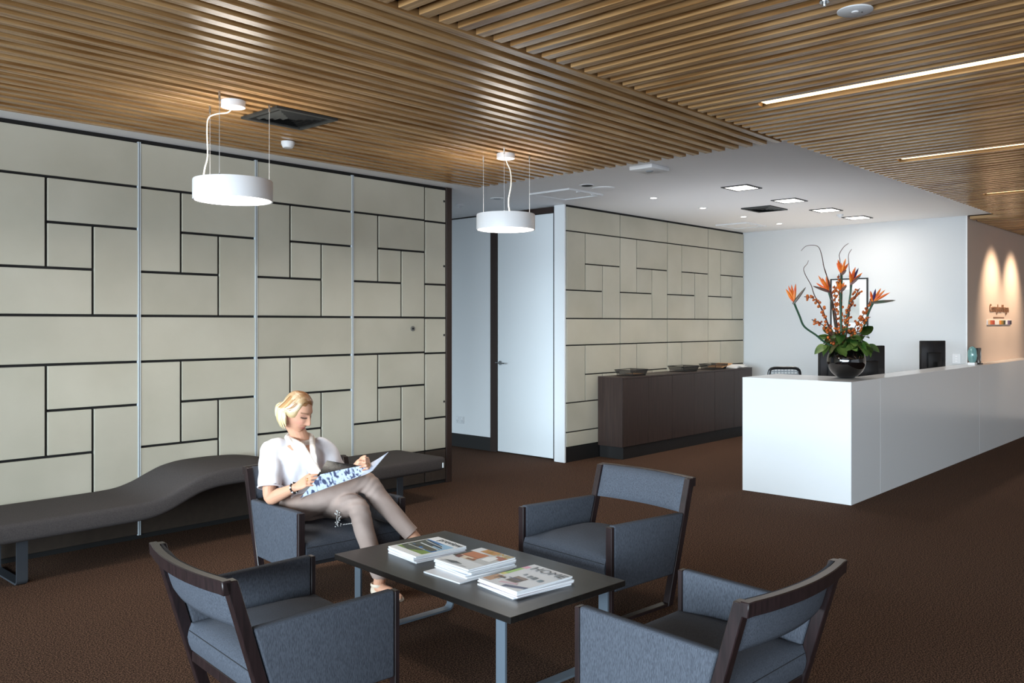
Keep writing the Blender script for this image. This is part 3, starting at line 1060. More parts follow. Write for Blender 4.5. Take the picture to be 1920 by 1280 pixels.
def blade(bm, a, b, w, side, n=6, fold=0.3):
    """pointed folded blade from a to b"""
    a, b = Vector(a), Vector(b)
    d = (b - a).normalized()
    s = (side - d * side.dot(d)).normalized()
    k = d.cross(s)
    L, R, Cc = [], [], []
    for i in range(n + 1):
        t = i / n
        ww = w * (math.sin(PI * min(1, t * 0.86 + 0.12)) ** 0.8) if t < 1 else 0.0003
        p = a.lerp(b, t)
        L.append(bm.verts.new(p - s * ww + k * ww * fold))
        R.append(bm.verts.new(p + s * ww + k * ww * fold))
        Cc.append(bm.verts.new(p - k * ww * fold * 0.6))
    for i in range(n):
        bm.faces.new((L[i], Cc[i], Cc[i + 1], L[i + 1]))
        bm.faces.new((Cc[i], R[i], R[i + 1], Cc[i + 1]))
        bm.faces.new((R[i], L[i], L[i + 1], R[i + 1]))


for lab, dd, stem, head, beak, tips in BIRDS:
    t = thing('bird_of_paradise', lab, 'flower', tuple(base), 0, 'bird of paradise flowers in the black vase')
    pts = [base + Vector((0, 0, -0.02))] + [vp(x, y, dd * (i + 1) / len(stem)) for i, (x, y) in enumerate(stem)]
    bm = bmesh.new()
    tube(bm, [p - base for p in catmull(pts, 5)], 0.009, 8)
    finish(bm, 'stem', m_stemg, t)
    h = vp(*head, dd) - base
    bm = bmesh.new()
    bt = vp(*beak, dd - 0.03) - base
    n_ = 8
    dirv = bt - h
    tube(bm, [h - dirv * 0.10 + dirv * 1.1 * (i / n_) for i in range(n_ + 1)], [0.005 + 0.015 * math.sin(PI * min(1, (i / n_) * 0.8 + 0.14)) * (1 - i / n_) ** 0.4 for i in range(n_)] + [0.0012], 8, ell=(1, 0.75))
    finish(bm, 'bract', m_bract, t)
    for i, tp in enumerate(tips):
        bm = bmesh.new()
        q = vp(*tp, dd + rnd.uniform(-.05, .05)) - base
        blade(bm, h + Vector((0, 0, 0.005)), q, 0.0125, RT)
        finish(bm, 'petal', m_petalblue if (i == 2 and 'violet' in lab) or (i == 1 and 'far right' in lab) else m_petal, t)

# berry sprays
SPR = [
    ('berry spray leaning farthest left', -.05, [(1570, 650), (1556, 615), (1542, 580), (1526, 560), (1508, 556)], 26),
    ('short low berry spray on the left', -.12, [(1565, 650), (1550, 618), (1538, 606), (1522, 599)], 14),
    ('tall berry spray left of the middle', .04, [(1575, 650), (1570, 610), (1566, 570), (1565, 535)], 30),
    ('upright berry spray in the centre reaching the highest', -.03, [(1580, 650), (1577, 600), (1574, 555), (1573, 514)], 30),
    ('berry spray right of the middle', -.08, [(1585, 650), (1590, 605), (1596, 570), (1612, 540)], 28),
    ('berry spray curving to the right edge', -.02, [(1588, 650), (1605, 610), (1622, 585), (1632, 562)], 30),
    ('low right berry spray', -.12, [(1588, 650), (1606, 622), (1618, 602), (1632, 594)], 16),
    ('berry spray at the back behind the others', .12, [(1583, 650), (1589, 600), (1600, 560), (1608, 552)], 18),
]
bm = bmesh.new()
sphere(bm, (0, 0, 0), 0.0112, 10, 7, (1, 1, 1.15))
o = finish(bm, 'berry', m_berry, sharp=80)
berry_me = o.data
bpy.data.objects.remove(o)
for lab, dd, path, n in SPR:
    t = thing('berry_spray', 'amber ' + lab + ' of the vase arrangement', 'branch', tuple(base), 0, 'amber berry sprays in the black vase')
    pts = catmull([base] + [vp(x, y, dd * (i + 1) / len(path)) for i, (x, y) in enumerate(path)], 8)
    bm = bmesh.new()
    tube(bm, [p - base for p in pts], 0.0038, 6)
    finish(bm, 'stem', m_twig, t)
    n = int(n * 1.45)
    for k in range(n):
        f = 0.26 + 0.74 * k / n
        p = pts[min(len(pts) - 1, int(f * (len(pts) - 1)))] - base
        off = Vector((rnd.gauss(0, 1), rnd.gauss(0, 1), rnd.gauss(0, .7))).normalized() * rnd.uniform(.014, .036)
        s = rnd.uniform(.8, 1.2)
        inst('berry', berry_me, t, p + off, (rnd.random(), rnd.random(), 0), (s, s, s))

# curly twigs
TW = [
    ('long curly twig arching to the upper left of the vase flowers', .03, [(1575, 650), (1566, 590), (1556, 535), (1546, 505), (1541, 480), (1536, 465), (1528, 460), (1512, 461), (1502, 470)]),
    ('thin curly twig left of the arching one', .0, [(1568, 650), (1545, 590), (1527, 553), (1521, 535), (1510, 515), (1507, 503), (1513, 495), (1516, 488)]),
    ('curly twig rising at the very top of the arrangement', .05, [(1580, 650), (1578, 580), (1576, 520), (1575, 490), (1574, 476), (1582, 463), (1591, 456)]),
    ('curly twig right of the topmost flower', -.02, [(1584, 650), (1592, 590), (1594, 540), (1592, 500), (1591, 478), (1597, 467)]),
    ('forked reddish twig behind the left bird of paradise', .07, [(1572, 650), (1562, 585), (1556, 545), (1550, 515), (1543, 495)]),
]
for lab, dd, path in TW:
    t = thing('curly_twig', lab, 'twig', tuple(base), 0, 'curly twigs in the black vase')
    pts = catmull([base] + [vp(x, y, dd * (i + 1) / len(path)) for i, (x, y) in enumerate(path)], 6)
    n = len(pts)
    bm = bmesh.new()
    tube(bm, [p - base for p in pts], [0.0058 * (1 - 0.7 * i / n) for i in range(n)], 6)
    finish(bm, 'stem', m_twig, t)

# leafy sprigs around the rim
def leaf_mesh(L, Wd, droop):
    bm = bmesh.new()
    n = 7
    rows = []
    for i in range(n + 1):
        u = i / n
        w = Wd * (math.sin(PI * min(1, u ** 0.75 * 0.96 + 0.02))) ** 0.75 if 0 < i < n else 0.002
        z = -droop * u * u * L
        rows.append([bm.verts.new((u * L, -w, z + w * 0.28)), bm.verts.new((u * L, 0, z)), bm.verts.new((u * L, w, z + w * 0.28))])
    for a, b in zip(rows, rows[1:]):
        bm.faces.new((a[0], a[1], b[1], b[0]))
        bm.faces.new((a[1], a[2], b[2], b[1]))
    bmesh.ops.solidify(bm, geom=bm.faces[:], thickness=0.0015)
    return bm


leaf_mes = []
for L, Wd, dr, m in ((0.130, 0.047, 0.25, m_leaf), (0.110, 0.043, 0.5, m_leaf), (0.125, 0.038, 0.4, m_leafb)):
    o = finish(leaf_mesh(L, Wd, dr), 'leaf', m, sharp=70)
    leaf_mes.append(o.data)
    bpy.data.objects.remove(o)
# azimuth measured from the direction to the right of the picture, counter-clockwise seen from above
names = ['facing the room', 'toward the open counter top', 'on the right', 'at the back right', 'at the back', 'at the back left', 'on the left', 'at the front left']
ti = rnd
LOW = ['hanging low on the right', 'hanging low at the front right', 'hanging low at the front', 'hanging low at the front left', 'hanging low on the left']
for s in range(13):
    low = s >= 8
    az = (-PI / 2 + s * PI / 4) if not low else (-(s - 8) * PI / 4)
    t = thing('leafy_sprig', 'leafy green sprig over the vase rim, ' + (LOW[s - 8] if low else names[s]), 'foliage', tuple(base), 0, 'leafy sprigs in the black vase')
    dv = RT * math.cos(az) + FW * math.sin(az)
    bm = bmesh.new()
    if low:
        pts = bez((0, 0, -0.02), dv * 0.06 + UP * 0.06, dv * 0.13 + UP * 0.075, dv * 0.18 + UP * 0.035, 8)
    else:
        pts = bez((0, 0, -0.02), dv * 0.03 + UP * 0.08, dv * 0.08 + UP * 0.14, dv * 0.15 + UP * (0.13 if s % 2 else 0.09), 8)
    tube(bm, pts, 0.004, 6)
    finish(bm, 'stem', m_twig, t)
    for k in range(8):
        f = 0.3 + 0.7 * k / 7
        p = pts[int(f * 8)]
        a2 = math.atan2(dv.y, dv.x) + rnd.uniform(-1.2, 1.2)
        pitch = rnd.uniform(-0.9, 0.4) if not low else rnd.uniform(0.0, 0.9)
        inst('leaf', leaf_mes[rnd.choice((0, 0, 1, 1, 2))], t, p, Euler((rnd.uniform(-.7, .7), pitch, a2)), (rnd.uniform(.75, 1.1),) * 3)


def monitor(label, x0, x1, y, z0, z1, tilt=0.0, slim=False, emblem=False):
    t = thing('monitor', label, 'monitor', ((x0 + x1) / 2, y, 0.73), tilt, 'monitors on the reception desk')
    w = (x1 - x0) / 2
    a, b = z0 - 0.73, z1 - 0.73
    bobj('housing', m_screen, -w, w, -0.025, 0.02, a, b, t, 0.008, 2)
    bobj('screen', m_blackplastic, -w + .015, w - .015, 0.0201, 0.0215, a + .015, b - .015, t)
    bobj('back_cover', m_blackplastic, -w * .55, w * .55, -0.05, -0.025, a + .03, a + (b - a) * .62, t, 0.012, 2)
    bobj('stand', m_blackplastic, -.035, .035, -0.05, -0.03, 0.012, a + .12, t, 0.004)
    bobj('stand_base', m_blackplastic, -.12, .12, -0.09, 0.09, 0, 0.012, t, 0.004)
    if emblem:
        text_mesh('emblem', 'hp', 0.035, m_greyplastic, t, (0.02, -0.0506, a + 0.05), MX, 0.0004)
    return t


for lab, px, D, w, z0, z1, rz, em in (
        ('black monitor seen from behind, its lower right corner beside the vase', 1625, 8.72, .40, .92, 1.325, -.55, True),
        ('black monitor almost hidden behind the left side of the vase', 1563, 8.60, .34, .93, 1.315, -.55, False),
        ('black monitor standing alone far along the counter', 1748, 10.2, .33, .98, 1.345, -.60, False)):
    p = at(px, 700, D)
    t = monitor(lab, p.x - w / 2, p.x + w / 2, p.y, z0, z1, rz, emblem=em)

oc = thing('office_chair', 'black mesh-back office chair mostly hidden behind the white counter', 'office chair', (8.39, 3.86, 0), -0.8)
bm = bmesh.new()
pts = [(-.15, 0.20, .62), (-.165, .21, .80), (-.165, .22, .98), (-.14, .22, 1.072), (0, .225, 1.082), (.14, .22, 1.072), (.165, .22, .98), (.165, .21, .80), (.15, .20, .62), (0, .195, .60), (-.15, .20, .62)]
tube(bm, catmull(pts, 4), 0.016, 8)
finish(bm, 'back_frame', m_blackplastic, oc)
bm = bmesh.new()
for k in range(16):
    z = .64 + k * .027
    tube(bm, [(-.155, .215, z), (0, .235, z), (.155, .215, z)], 0.005, 5)
for k in range(9):
    x = -.14 + k * .035
    tube(bm, [(x, .23, .62), (x, .235, .85), (x, .23, 1.07)], 0.004, 5)
o = finish(bm, 'back_mesh', m_greyplastic, oc)
o['kind'] = 'stuff'
bobj('seat', m_blackplastic, -.24, .24, -.24, .22, .43, .50, oc, 0.03, 3)
bm = bmesh.new()
tube(bm, [(0, .0, .08), (0, .0, .43)], 0.025, 12)
finish(bm, 'gas_post', m_blackplastic, oc)
bm = bmesh.new()
tube(bm, [(0, .1, .44), (0, .24, .48), (0, .225, .66)], 0.02, 8)
finish(bm, 'back_bracket', m_blackplastic, oc)
for k in range(5):
    a = k * 2 * PI / 5
    bm = bmesh.new()
    tube(bm, [(0, 0, .09), (.27 * math.cos(a), .27 * math.sin(a), .07)], [0.025, 0.014], 8)
    lg = finish(bm, 'base_arm', m_blackplastic, oc)
    bm = bmesh.new()
    sphere(bm, (.27 * math.cos(a), .27 * math.sin(a), .029), 0.029, 12, 8)
    finish(bm, 'castor', m_blackplastic, lg)

t = thing('glass_award', 'aqua glass upright ornament near the far end of the counter', 'ornament', (11.36, 2.955, 1.0485))
bm = bmesh.new()
lathe(bm, [(0.03, 0.03), (0.046, 0.06), (0.052, 0.11), (0.048, 0.17), (0.036, 0.205), (0.012, 0.222)], 20)
finish(bm, 'glass_body', m_glassaqua, t)
bobj('base', m_counter, -.05, .05, -.04, .04, 0, 0.03, t, 0.003)
t = thing('award_plaque', 'black upright plaque with a white flame shape, beside the aqua ornament', 'ornament', (11.62, 2.955, 1.0485))
bobj('plaque', m_blackplastic, -.075, .075, -.012, .012, 0.012, .20, t, 0.003)
bobj('base', m_blackplastic, -.085, .085, -.03, .03, 0, .012, t, 0.002)
bm = bmesh.new()
prism(bm, [(.062, .03), (.03, .05), (.045, .09), (.03, .13), (.055, .17), (.068, .12)], 'y', -.0135, -.0121)
finish(bm, 'flame_shape', m_paper, t)
bm = bmesh.new()
prism(bm, [(-.07, .02), (-.07, .06), (-.01, .02)], 'y', -.0135, -.0121)
finish(bm, 'flame_shape', m_paper, t)

# ================================================================== TRAYS AND PAPERS ON THE SIDEBOARD
def tray(label, x, y, rz, mat=m_mesh):
    t = thing('letter_tray', label, 'tray', (x, y, 0.934), rz, 'wire letter trays on the sideboard')
    L, Wd = 0.17, 0.125
    b0, b1, h0, h1 = (L - .02, Wd - .02), (L, Wd), 0.014, 0.068
    c0 = [(-b0[0], -b0[1]), (b0[0], -b0[1]), (b0[0], b0[1]), (-b0[0], b0[1])]
    c1 = [(-b1[0], -b1[1]), (b1[0], -b1[1]), (b1[0], b1[1]), (-b1[0], b1[1])]
    bm = bmesh.new()
    f = [bm.verts.new((x_, y_, h0)) for x_, y_ in c0]
    bm.faces.new(f)
    finish(bm, 'tray_bottom', mat, t, smooth=False)
    for k in (0, 1, 2):
        q = (k + 3) % 4
        r = (q + 1) % 4
        bm = bmesh.new()
        bm.faces.new([bm.verts.new(v) for v in ((*c0[q], h0), (*c0[r], h0), (*c1[r], h1), (*c1[q], h1))])
        finish(bm, 'mesh_side', mat, t, smooth=False)
    bm = bmesh.new()
    tube(bm, [(*c1[0], h1), (*c1[3], h1), (*c1[2], h1), (*c1[1], h1), (*c0[1], h0), (*c0[0], h0), (*c1[0], h1)], 0.004, 6)
    tube(bm, [(*c0[3], 0.0045), (*c0[0], 0.0045)], 0.0045, 6)
    tube(bm, [(*c0[2], 0.0045), (*c0[1], 0.0045)], 0.0045, 6)
    for c in c0:
        tube(bm, [(*c, 0.004), (*c, h0)], 0.003, 6)
    finish(bm, 'wire_rim', m_wirerod, t)
    return t


tray('black wire letter tray on the near end of the sideboard, nearly empty', 8.46, 5.88, 0.05)
tray('black wire letter tray in the middle of the sideboard', 9.62, 5.88, -0.04)
tray('black wire letter tray farthest along the sideboard, holding a manila folder', 10.38, 5.88, 0.03)
t = tag(bobj('cream_sheet', m_manila, 8.44, 8.62, 5.81, 5.95, 0.949, 0.953), 'loose cream papers lying in the nearest wire tray', 'paper')
bm = bmesh.new()
fl = [(-.17, 0), (-.12, .012), (0, .02), (.1, .03), (.17, .045)]
prism(bm, [(x, z) for x, z in fl] + [(x, z + .004) for x, z in fl[::-1]], 'y', -.11, .11)
o = finish(bm, 'manila_folder', m_manila, loc=(10.56, 5.88, 0.953), rot=(0, 0, .1))
tag(o, 'curled manila folder resting in the farthest wire tray', 'folder')
for i, (x, y, z, r) in enumerate(((10.86, 5.86, .934, .2), (10.90, 5.84, .9365, -.1), (10.84, 5.88, .939, .35), (10.92, 5.87, .9415, .05))):
    bm = bmesh.new()
    fl = [(-.15, 0.0), (-.05, .004 + .003 * i), (.05, .003), (.15, .010 + .006 * i)]
    prism(bm, [(a, b) for a, b in fl] + [(a, b + .002) for a, b in fl[::-1]], 'y', -.105, .105)
    o = finish(bm, 'loose_paper', m_paper, loc=(x, y, z), rot=(0, 0, r))
    tag(o, ('lowest', 'second lowest', 'second from the top', 'topmost')[i] + ' loose white sheet in the pile at the sideboard end', 'paper', 'loose white sheets on the sideboard')

# ================================================================== MAGAZINE STACKS
def printed(name, polys, parent, z):
    """flat printing: polys = [(rgb, [(x, y), ...])] layered upward by hair's breadths"""
    bm = bmesh.new()
    lay = bm.loops.layers.float_color.new('Col')
    for i, (c, pts) in enumerate(polys):
        f = bm.faces.new([bm.verts.new((x, y, z + 0.00012 * i)) for x, y in pts])
        for l in f.loops:
            l[lay] = rgb(*c)
    me = bpy.data.meshes.new(name)
    bm.normal_update()
    for f in bm.faces:
        if f.normal.z < 0:
            f.normal_flip()
    bm.to_mesh(me)
    bm.free()
    me.materials.append(m_print)
    o = bpy.data.objects.new(name, me)
    COL.objects.link(o)
    o.parent = parent
    return o


def R4(x0, x1, y0, y1):
    return [(x0, y0), (x1, y0), (x1, y1), (x0, y1)]


MT = Matrix(((0, 1, 0), (-1, 0, 0), (0, 0, 1)))       # text runs along local -y, its top toward +x


def magazine(label, x, y, z, rz, L, Wd, th, tint, group, red=False):
    t = thing('magazine', label, 'magazine', (x, y, z), rz, group)
    bm = bmesh.new()
    box(bm, -L / 2 + .001, L / 2 - .001, -Wd / 2 + .001, Wd / 2 - .0005, 0.0006, th - .0006, 0.0012, 1)
    finish(bm, 'pages', m_paper, t)
    m = M('magazine_cover', rgb(*tint), 0.3, spec=0.5)
    bobj('front_cover', m, -L / 2, L / 2, -Wd / 2, Wd / 2, th - .0006, th, t)
    bobj('back_cover', m, -L / 2, L / 2, -Wd / 2, Wd / 2, 0, .0006, t)
    bobj('spine', m, -L / 2, L / 2, Wd / 2, Wd / 2 + 0.0006, 0, th, t)
    return t


def stack(cx, cy, rz, L, Wd, n, th, where, group, cover, seedv, big_bottom=False):
    r = random.Random(seedv)
    z = TZ
    order = ['lowest', 'second from the bottom', 'third from the bottom', 'fourth from the bottom', 'fifth from the bottom', 'sixth from the bottom', 'seventh from the bottom']
    last = None
    for i in range(n):
        top = i == n - 1
        l2, w2 = (L, Wd) if top else (L + r.uniform(-.008, .006), Wd + r.uniform(-.008, .006))
        dx, dy = (0, 0) if top else (r.uniform(-.008, .008), r.uniform(-.008, .008))
        if big_bottom and i == 0:
            l2, w2, dx, dy = L + .06, Wd + .005, -.045, -.01
        lab = (cover[0] + ', on top of ' + where) if top else ('magazine ' + order[i] + ' in ' + where)
        last = magazine(lab, cx + dx, cy + dy, z + .0002, rz + (0 if top else r.uniform(-.07, .07)), l2, w2, th, cover[1] if top else r.choice(((232, 232, 236), (226, 228, 234), (238, 236, 236), (205, 190, 196))), group)
        z += th + .0002
    cover[2](last, th)


def cover_preview(t, th):
    z = th + .0003
    printed('cover_print', [
        ((242, 243, 246), R4(-.154, .154, -.128, .128)),
        ((46, 120, 190), R4(-.110, .085, -.115, .118)),
        ((150, 195, 230), [(-.02, -.115), (.085, -.115), (.085, -.03), (.03, .02)]),
        ((120, 150, 60), R4(-.110, -.055, -.115, .118)),
        ((66, 76, 66), [(-.085, .118), (-.110, .02), (-.060, -.06), (-.02, .118)]),
        ((58, 68, 64), [(-.03, -.02), (.06, -.02), (.075, .118), (-.02, .118)]),
        ((40, 60, 82), [(.02, -.10), (.055, -.05), (.075, .09), (.03, .05)]),
        ((72, 70, 54), R4(-.045, .010, -.10, -.01)),
        ((205, 212, 216), [(-.006, -.10), (.004, -.10), (.018, .08), (.006, .08)]),
        ((190, 200, 206), [(.034, -.09), (.040, -.09), (.062, .10), (.054, .10)]),
        ((216, 222, 226), [(-.055, .10), (-.048, .10), (-.048, -.05), (-.055, -.05)]),
        ((30, 36, 38), R4(-.05, -.02, .02, .07)),
    ], t, z)
    text_mesh('masthead', 'preview', 0.058, m_black, t, (.105, .06, z + .002), MT, 0.0002)


def cover_home_a(t, th):
    z = th + .0003
    printed('cover_print', [
        ((236, 237, 240), R4(-.149, .149, -.124, .124)),
        ((206, 206, 206), R4(-.05, .149, -.124, .03)),
        ((206, 140, 84), R4(.095, .149, -.03, .075)),
        ((176, 92, 60), R4(.05, .10, -.124, -.055)),
        ((70, 66, 52), [(-.04, .124), (-.04, .085), (.075, .085), (.075, .124)]),
        ((204, 122, 66), R4(-.02, .075, -.02, .10)),
        ((150, 78, 44), R4(.0, .006, -.02, .10)),
        ((232, 214, 190), R4(-.045, -.005, .0, .09)),
        ((120, 60, 46), [(-.05, .095), (-.012, .11), (-.012, .07), (-.05, .06)]),
        ((150, 104, 70), R4(-.04, -.02, -.03, .03)),
        ((250, 250, 250), [(.0, -.10), (.07, -.09), (.08, -.05), (.05, -.03), (.0, -.04)]),
        ((96, 100, 104), [(-.12, .09), (-.10, .02), (-.115, -.04), (-.13, .02)]),
        ((110, 112, 116), R4(-.135, -.132, -.09, .10)),
    ], t, z)
    text_mesh('masthead', 'HOME', 0.066, M('gold_ink', rgb(196, 158, 66), 0.4), t, (.096, .062, z + .002), MT, 0.0002)


def cover_home_b(t, th):
    z = th + .0003
    printed('cover_print', [
        ((232, 231, 234), R4(-.168, .168, -.127, .127)),
        ((196, 150, 112), R4(-.15, -.06, .075, .127)),
        ((238, 170, 190), [(.08, .127), (.125, .127), (.125, .095), (.09, .095)]),
        ((166, 206, 96), [(-.02, .127), (.08, .127), (.09, .105), (-.02, .098)]),
        ((226, 214, 120), [(-.05, .127), (-.02, .127), (-.02, .098), (-.05, .10)]),
        ((56, 44, 36), R4(-.085, -.072, .05, .10)),
        ((64, 52, 44), R4(-.11, -.06, .065, .07)),
        ((64, 52, 44), R4(-.11, -.06, .09, .095)),
        ((120, 96, 84), R4(-.095, -.015, -.035, .035)),
        ((62, 46, 40), R4(-.088, -.07, -.03, .03)),
        ((74, 56, 50), R4(-.062, -.045, -.03, .03)),
        ((150, 124, 110), R4(-.038, -.022, -.03, .03)),
        ((52, 60, 104), [(-.168, -.02), (-.14, -.02), (-.10, -.127), (-.125, -.127)]),
        ((222, 186, 196), [(-.14, .03), (-.12, .03), (-.09, -.05), (-.11, -.06)]),
        ((90, 96, 130), [(-.06, .05), (-.052, .05), (-.052, -.02), (-.06, -.02)]),
        ((120, 124, 128), R4(.0, .03, -.02, .0)),
        ((96, 100, 104), R4(-.005, .03, -.055, -.03)),
        ((140, 144, 150), R4(.01, .035, .02, .035)),
        ((104, 124, 134), R4(-.01, .02, -.10, -.075)),
    ], t, z)
    text_mesh('masthead', 'HOME', 0.076, M('grey_ink', rgb(86, 88, 92), 0.4), t, (.092, .082, z + .003), MT, 0.0002)


stack(2.955, 3.315, math.radians(-8), .308, .256, 5, .0068, 'the far table stack', 'magazines in the far stack', ('magazine with a house and blue sky', (242, 243, 246), cover_preview), 3)
stack(2.930, 2.943, math.radians(-4), .300, .250, 7, .0066, 'the middle table stack', 'magazines in the middle stack', ('magazine with orange interior and gold masthead', (236, 237, 240), cover_home_a), 5, True)
stack(2.897, 2.586, math.radians(-6), .340, .256, 5, .0066, 'the near table stack', 'magazines in the near stack', ('magazine with grey masthead', (232, 231, 234), cover_home_b), 8)

# ================================================================== THE READING WOMAN
def loft(bm, rings, seg=28):
    """rings: (centre, u, v, ru, rv)"""
    out = []
    for c, u, v, ru, rv in rings:
        out.append([bm.verts.new(Vector(c) + u * (math.cos(2 * PI * k / seg) * ru) + v * (math.sin(2 * PI * k / seg) * rv)) for k in range(seg)])
    for a, b in zip(out, out[1:]):
        for k in range(seg):
            bm.faces.new((a[k], a[(k + 1) % seg], b[(k + 1) % seg], b[k]))
    bm.faces.new(out[0][::-1])
    bm.faces.new(out[-1])


def limb(bm, pts, rad, seg=16, n=5):
    P = catmull(pts, n)
    m = len(pts) - 1
    rr = []
    for i in range(len(P)):
        f = i / (len(P) - 1) * m
        k = min(int(f), m - 1)
        rr.append(rad[k] + (rad[k + 1] - rad[k]) * (f - k))
    tube(bm, P, rr, seg)
    sphere(bm, P[0], rr[0], seg, 10)
    sphere(bm, P[-1], rr[-1], seg, 10)


V3 = Vector
# joints
rh, lh = V3((2.905, 4.43, .465)), V3((3.09, 4.455, .460))
rk, lk = V3((3.165, 4.120, .612)), V3((3.066, 4.054, .487))
ra, la = V3((3.365, 3.880, .275)), V3((3.092, 3.872, .100))
rs, ls = V3((2.795, 4.515, .800)), V3((3.075, 4.395, .788))
re, le = V3((2.728, 4.430, .540)), V3((3.165, 4.290, .570))
rw, lw = at(553, 914, 4.90), at(674, 868, 5.02)
pel = (rh + lh) / 2
neckb = V3((2.946, 4.456, .846))
yawf = V3((.330, -.944, 0)).normalized()
PIT = math.radians(24)
HY = (yawf * math.cos(PIT) - UP * math.sin(PIT)).normalized()
HX = yawf.cross(UP).normalized()
HZ = HX.cross(HY).normalized()
roll = Matrix.Rotation(math.radians(4), 3, HY)
HX, HZ = roll @ HX, roll @ HZ
HC = at(557, 771, 5.12)
HM = Matrix((HX, HY, HZ)).transposed()


def hw(x, y, z):
    return HC + HM @ V3((x, y, z))


def g(x, m, s):
    return math.exp(-((x - m) / s) ** 2)


def head_pt(lon, lat):
    """lon 0 = straight ahead, lat -90..90; head-local point"""
    d = V3((math.sin(lon) * math.cos(lat), math.cos(lon) * math.cos(lat), math.sin(lat)))
    x, y, z = d.x * .0735, d.y * .094, d.z * .114
    if z < 0:
        t = -z / .114
        x *= 1 - .30 * t ** 1.6
        if y < 0:
            y *= 1 - .55 * min(1, t * 1.3)
        else:
            y *= 1 - .02 * t
            y += .016 * t * t * (1 if d.y > 0 else 0)
    if y > 0.02:
        ax = abs(x)
        nz = 0
        if -.040 < z < .026:
            nz = max(0, min(1, (.026 - z) / .055)) ** 1.1
        elif -.050 <= z <= -.040:
            nz = (z + .050) / .010
        wn = .0085 + .006 * max(0, min(1, (.01 - z) / .045))
        y += .027 * nz * g(x, 0, wn)
        y -= .011 * g(ax, .030, .017) * g(z, .010, .013)
        y += .004 * g(z, .032, .010) * g(ax, .026, .022)
        y += .006 * g(ax, .040, .020) * g(z, -.024, .022)
        y -= .004 * g(ax, .050, .012) * g(z, -.055, .02)
        y += .0065 * g(x, 0, .019) * (g(z, -.0625, .0055) + g(z, -.0745, .006))
        y -= .003 * g(x, 0, .02) * g(z, -.0685, .003)
        y -= .004 * g(x, 0, .02) * g(z, -.085, .006)
        y += .009 * g(x, 0, .018) * g(z, -.100, .013)
        # closed-looking lids bulge
        y += .0055 * g(ax, .031, .011) * g(z, .007, .008)
    return x, y, z


def add_head(bm):
    nu, nv = 96, 84
    rows = []
    for j in range(1, nv):
        lat = -PI / 2 + PI * j / nv
        rows.append([bm.verts.new(hw(*head_pt(2 * PI * i / nu, lat))) for i in range(nu)])
    b, t = bm.verts.new(hw(0, 0.01, -.114)), bm.verts.new(hw(0, 0, .114))
    for a, c in zip(rows, rows[1:]):
        for i in range(nu):
            bm.faces.new((a[i], a[(i + 1) % nu], c[(i + 1) % nu], c[i]))
    for i in range(nu):
        bm.faces.new((rows[0][(i + 1) % nu], rows[0][i], b))
        bm.faces.new((rows[-1][i], rows[-1][(i + 1) % nu], t))
    for s in (-1, 1):
        sphere(bm, hw(s * .0735, -.008, -.014), .03, 14, 10, (.26, .62, 1.0), HM)
        sphere(bm, hw(s * .071, -.004, -.040), .010, 10, 8, (.6, 1, 1.1), HM)


def hand(bm, w, d, n, s, curls, sc=.93, spread=.05, thumb=(.55, .75, .30), tcurl=.35, side=1):
    """w wrist, d toward the knuckles, n back of the hand, s toward the thumb; curls = three bends per finger"""
    d = V3(d).normalized()
    n = (V3(n) - d * V3(n).dot(d)).normalized()
    s2 = n.cross(d)
    s = s2 if s2.dot(V3(s)) > 0 else -s2
    rings = []
    for f, wd, th in ((-.012, .024, .019), (.0, .025, .018), (.03, .034, .0165), (.06, .040, .0145), (.082, .039, .0125), (.090, .034, .009)):
        rings.append((w + d * f * sc, s, n, wd * sc, th * sc))
    loft(bm, rings, 20)
    tips = []
    for k, (off, L, r) in enumerate(((.030, .074, .0088), (.0105, .083, .0090), (-.0095, .076, .0086), (-.0285, .060, .0076))):
        p = w + d * .082 * sc + s * off * sc
        dirv = (d + s * spread * (1.2 - k * .8)).normalized()
        ax = s
        pts, rad = [p - d * .02 * sc, p], [r * 1.05, r]
        for seg, c in zip((.44, .31, .25), curls[k]):
            dirv = Matrix.Rotation(-c if dirv.cross(-n).dot(ax) < 0 else c, 3, ax) @ dirv
            p = p + dirv * L * seg * sc
            pts.append(p)
            rad.append(r * (.94, .86, .72)[len(pts) - 3])
        rad = [q * sc for q in rad]
        tube(bm, pts, rad, 10)
        for q, rr in zip(pts[1:], rad[1:]):
            sphere(bm, q, rr, 10, 8)
        tips.append(pts)
    p0 = w + d * .018 * sc + s * .020 * sc - n * .004 * sc
    td = (d * thumb[0] + s * thumb[1] - n * thumb[2]).normalized()
    p1 = p0 + td * .036 * sc
    td2 = (td + d * tcurl).normalized()
    p2 = p1 + td2 * .030 * sc
    td3 = (td2 + d * tcurl * .8 - n * .15).normalized()
    p3 = p2 + td3 * .024 * sc
    rr = [.0135 * sc, .0115 * sc, .0100 * sc, .0082 * sc]
    tube(bm, [p0, p1, p2, p3], rr, 10)
    for q, r in zip((p0, p1, p2, p3), rr):
        sphere(bm, q, r, 10, 8)
    return tips


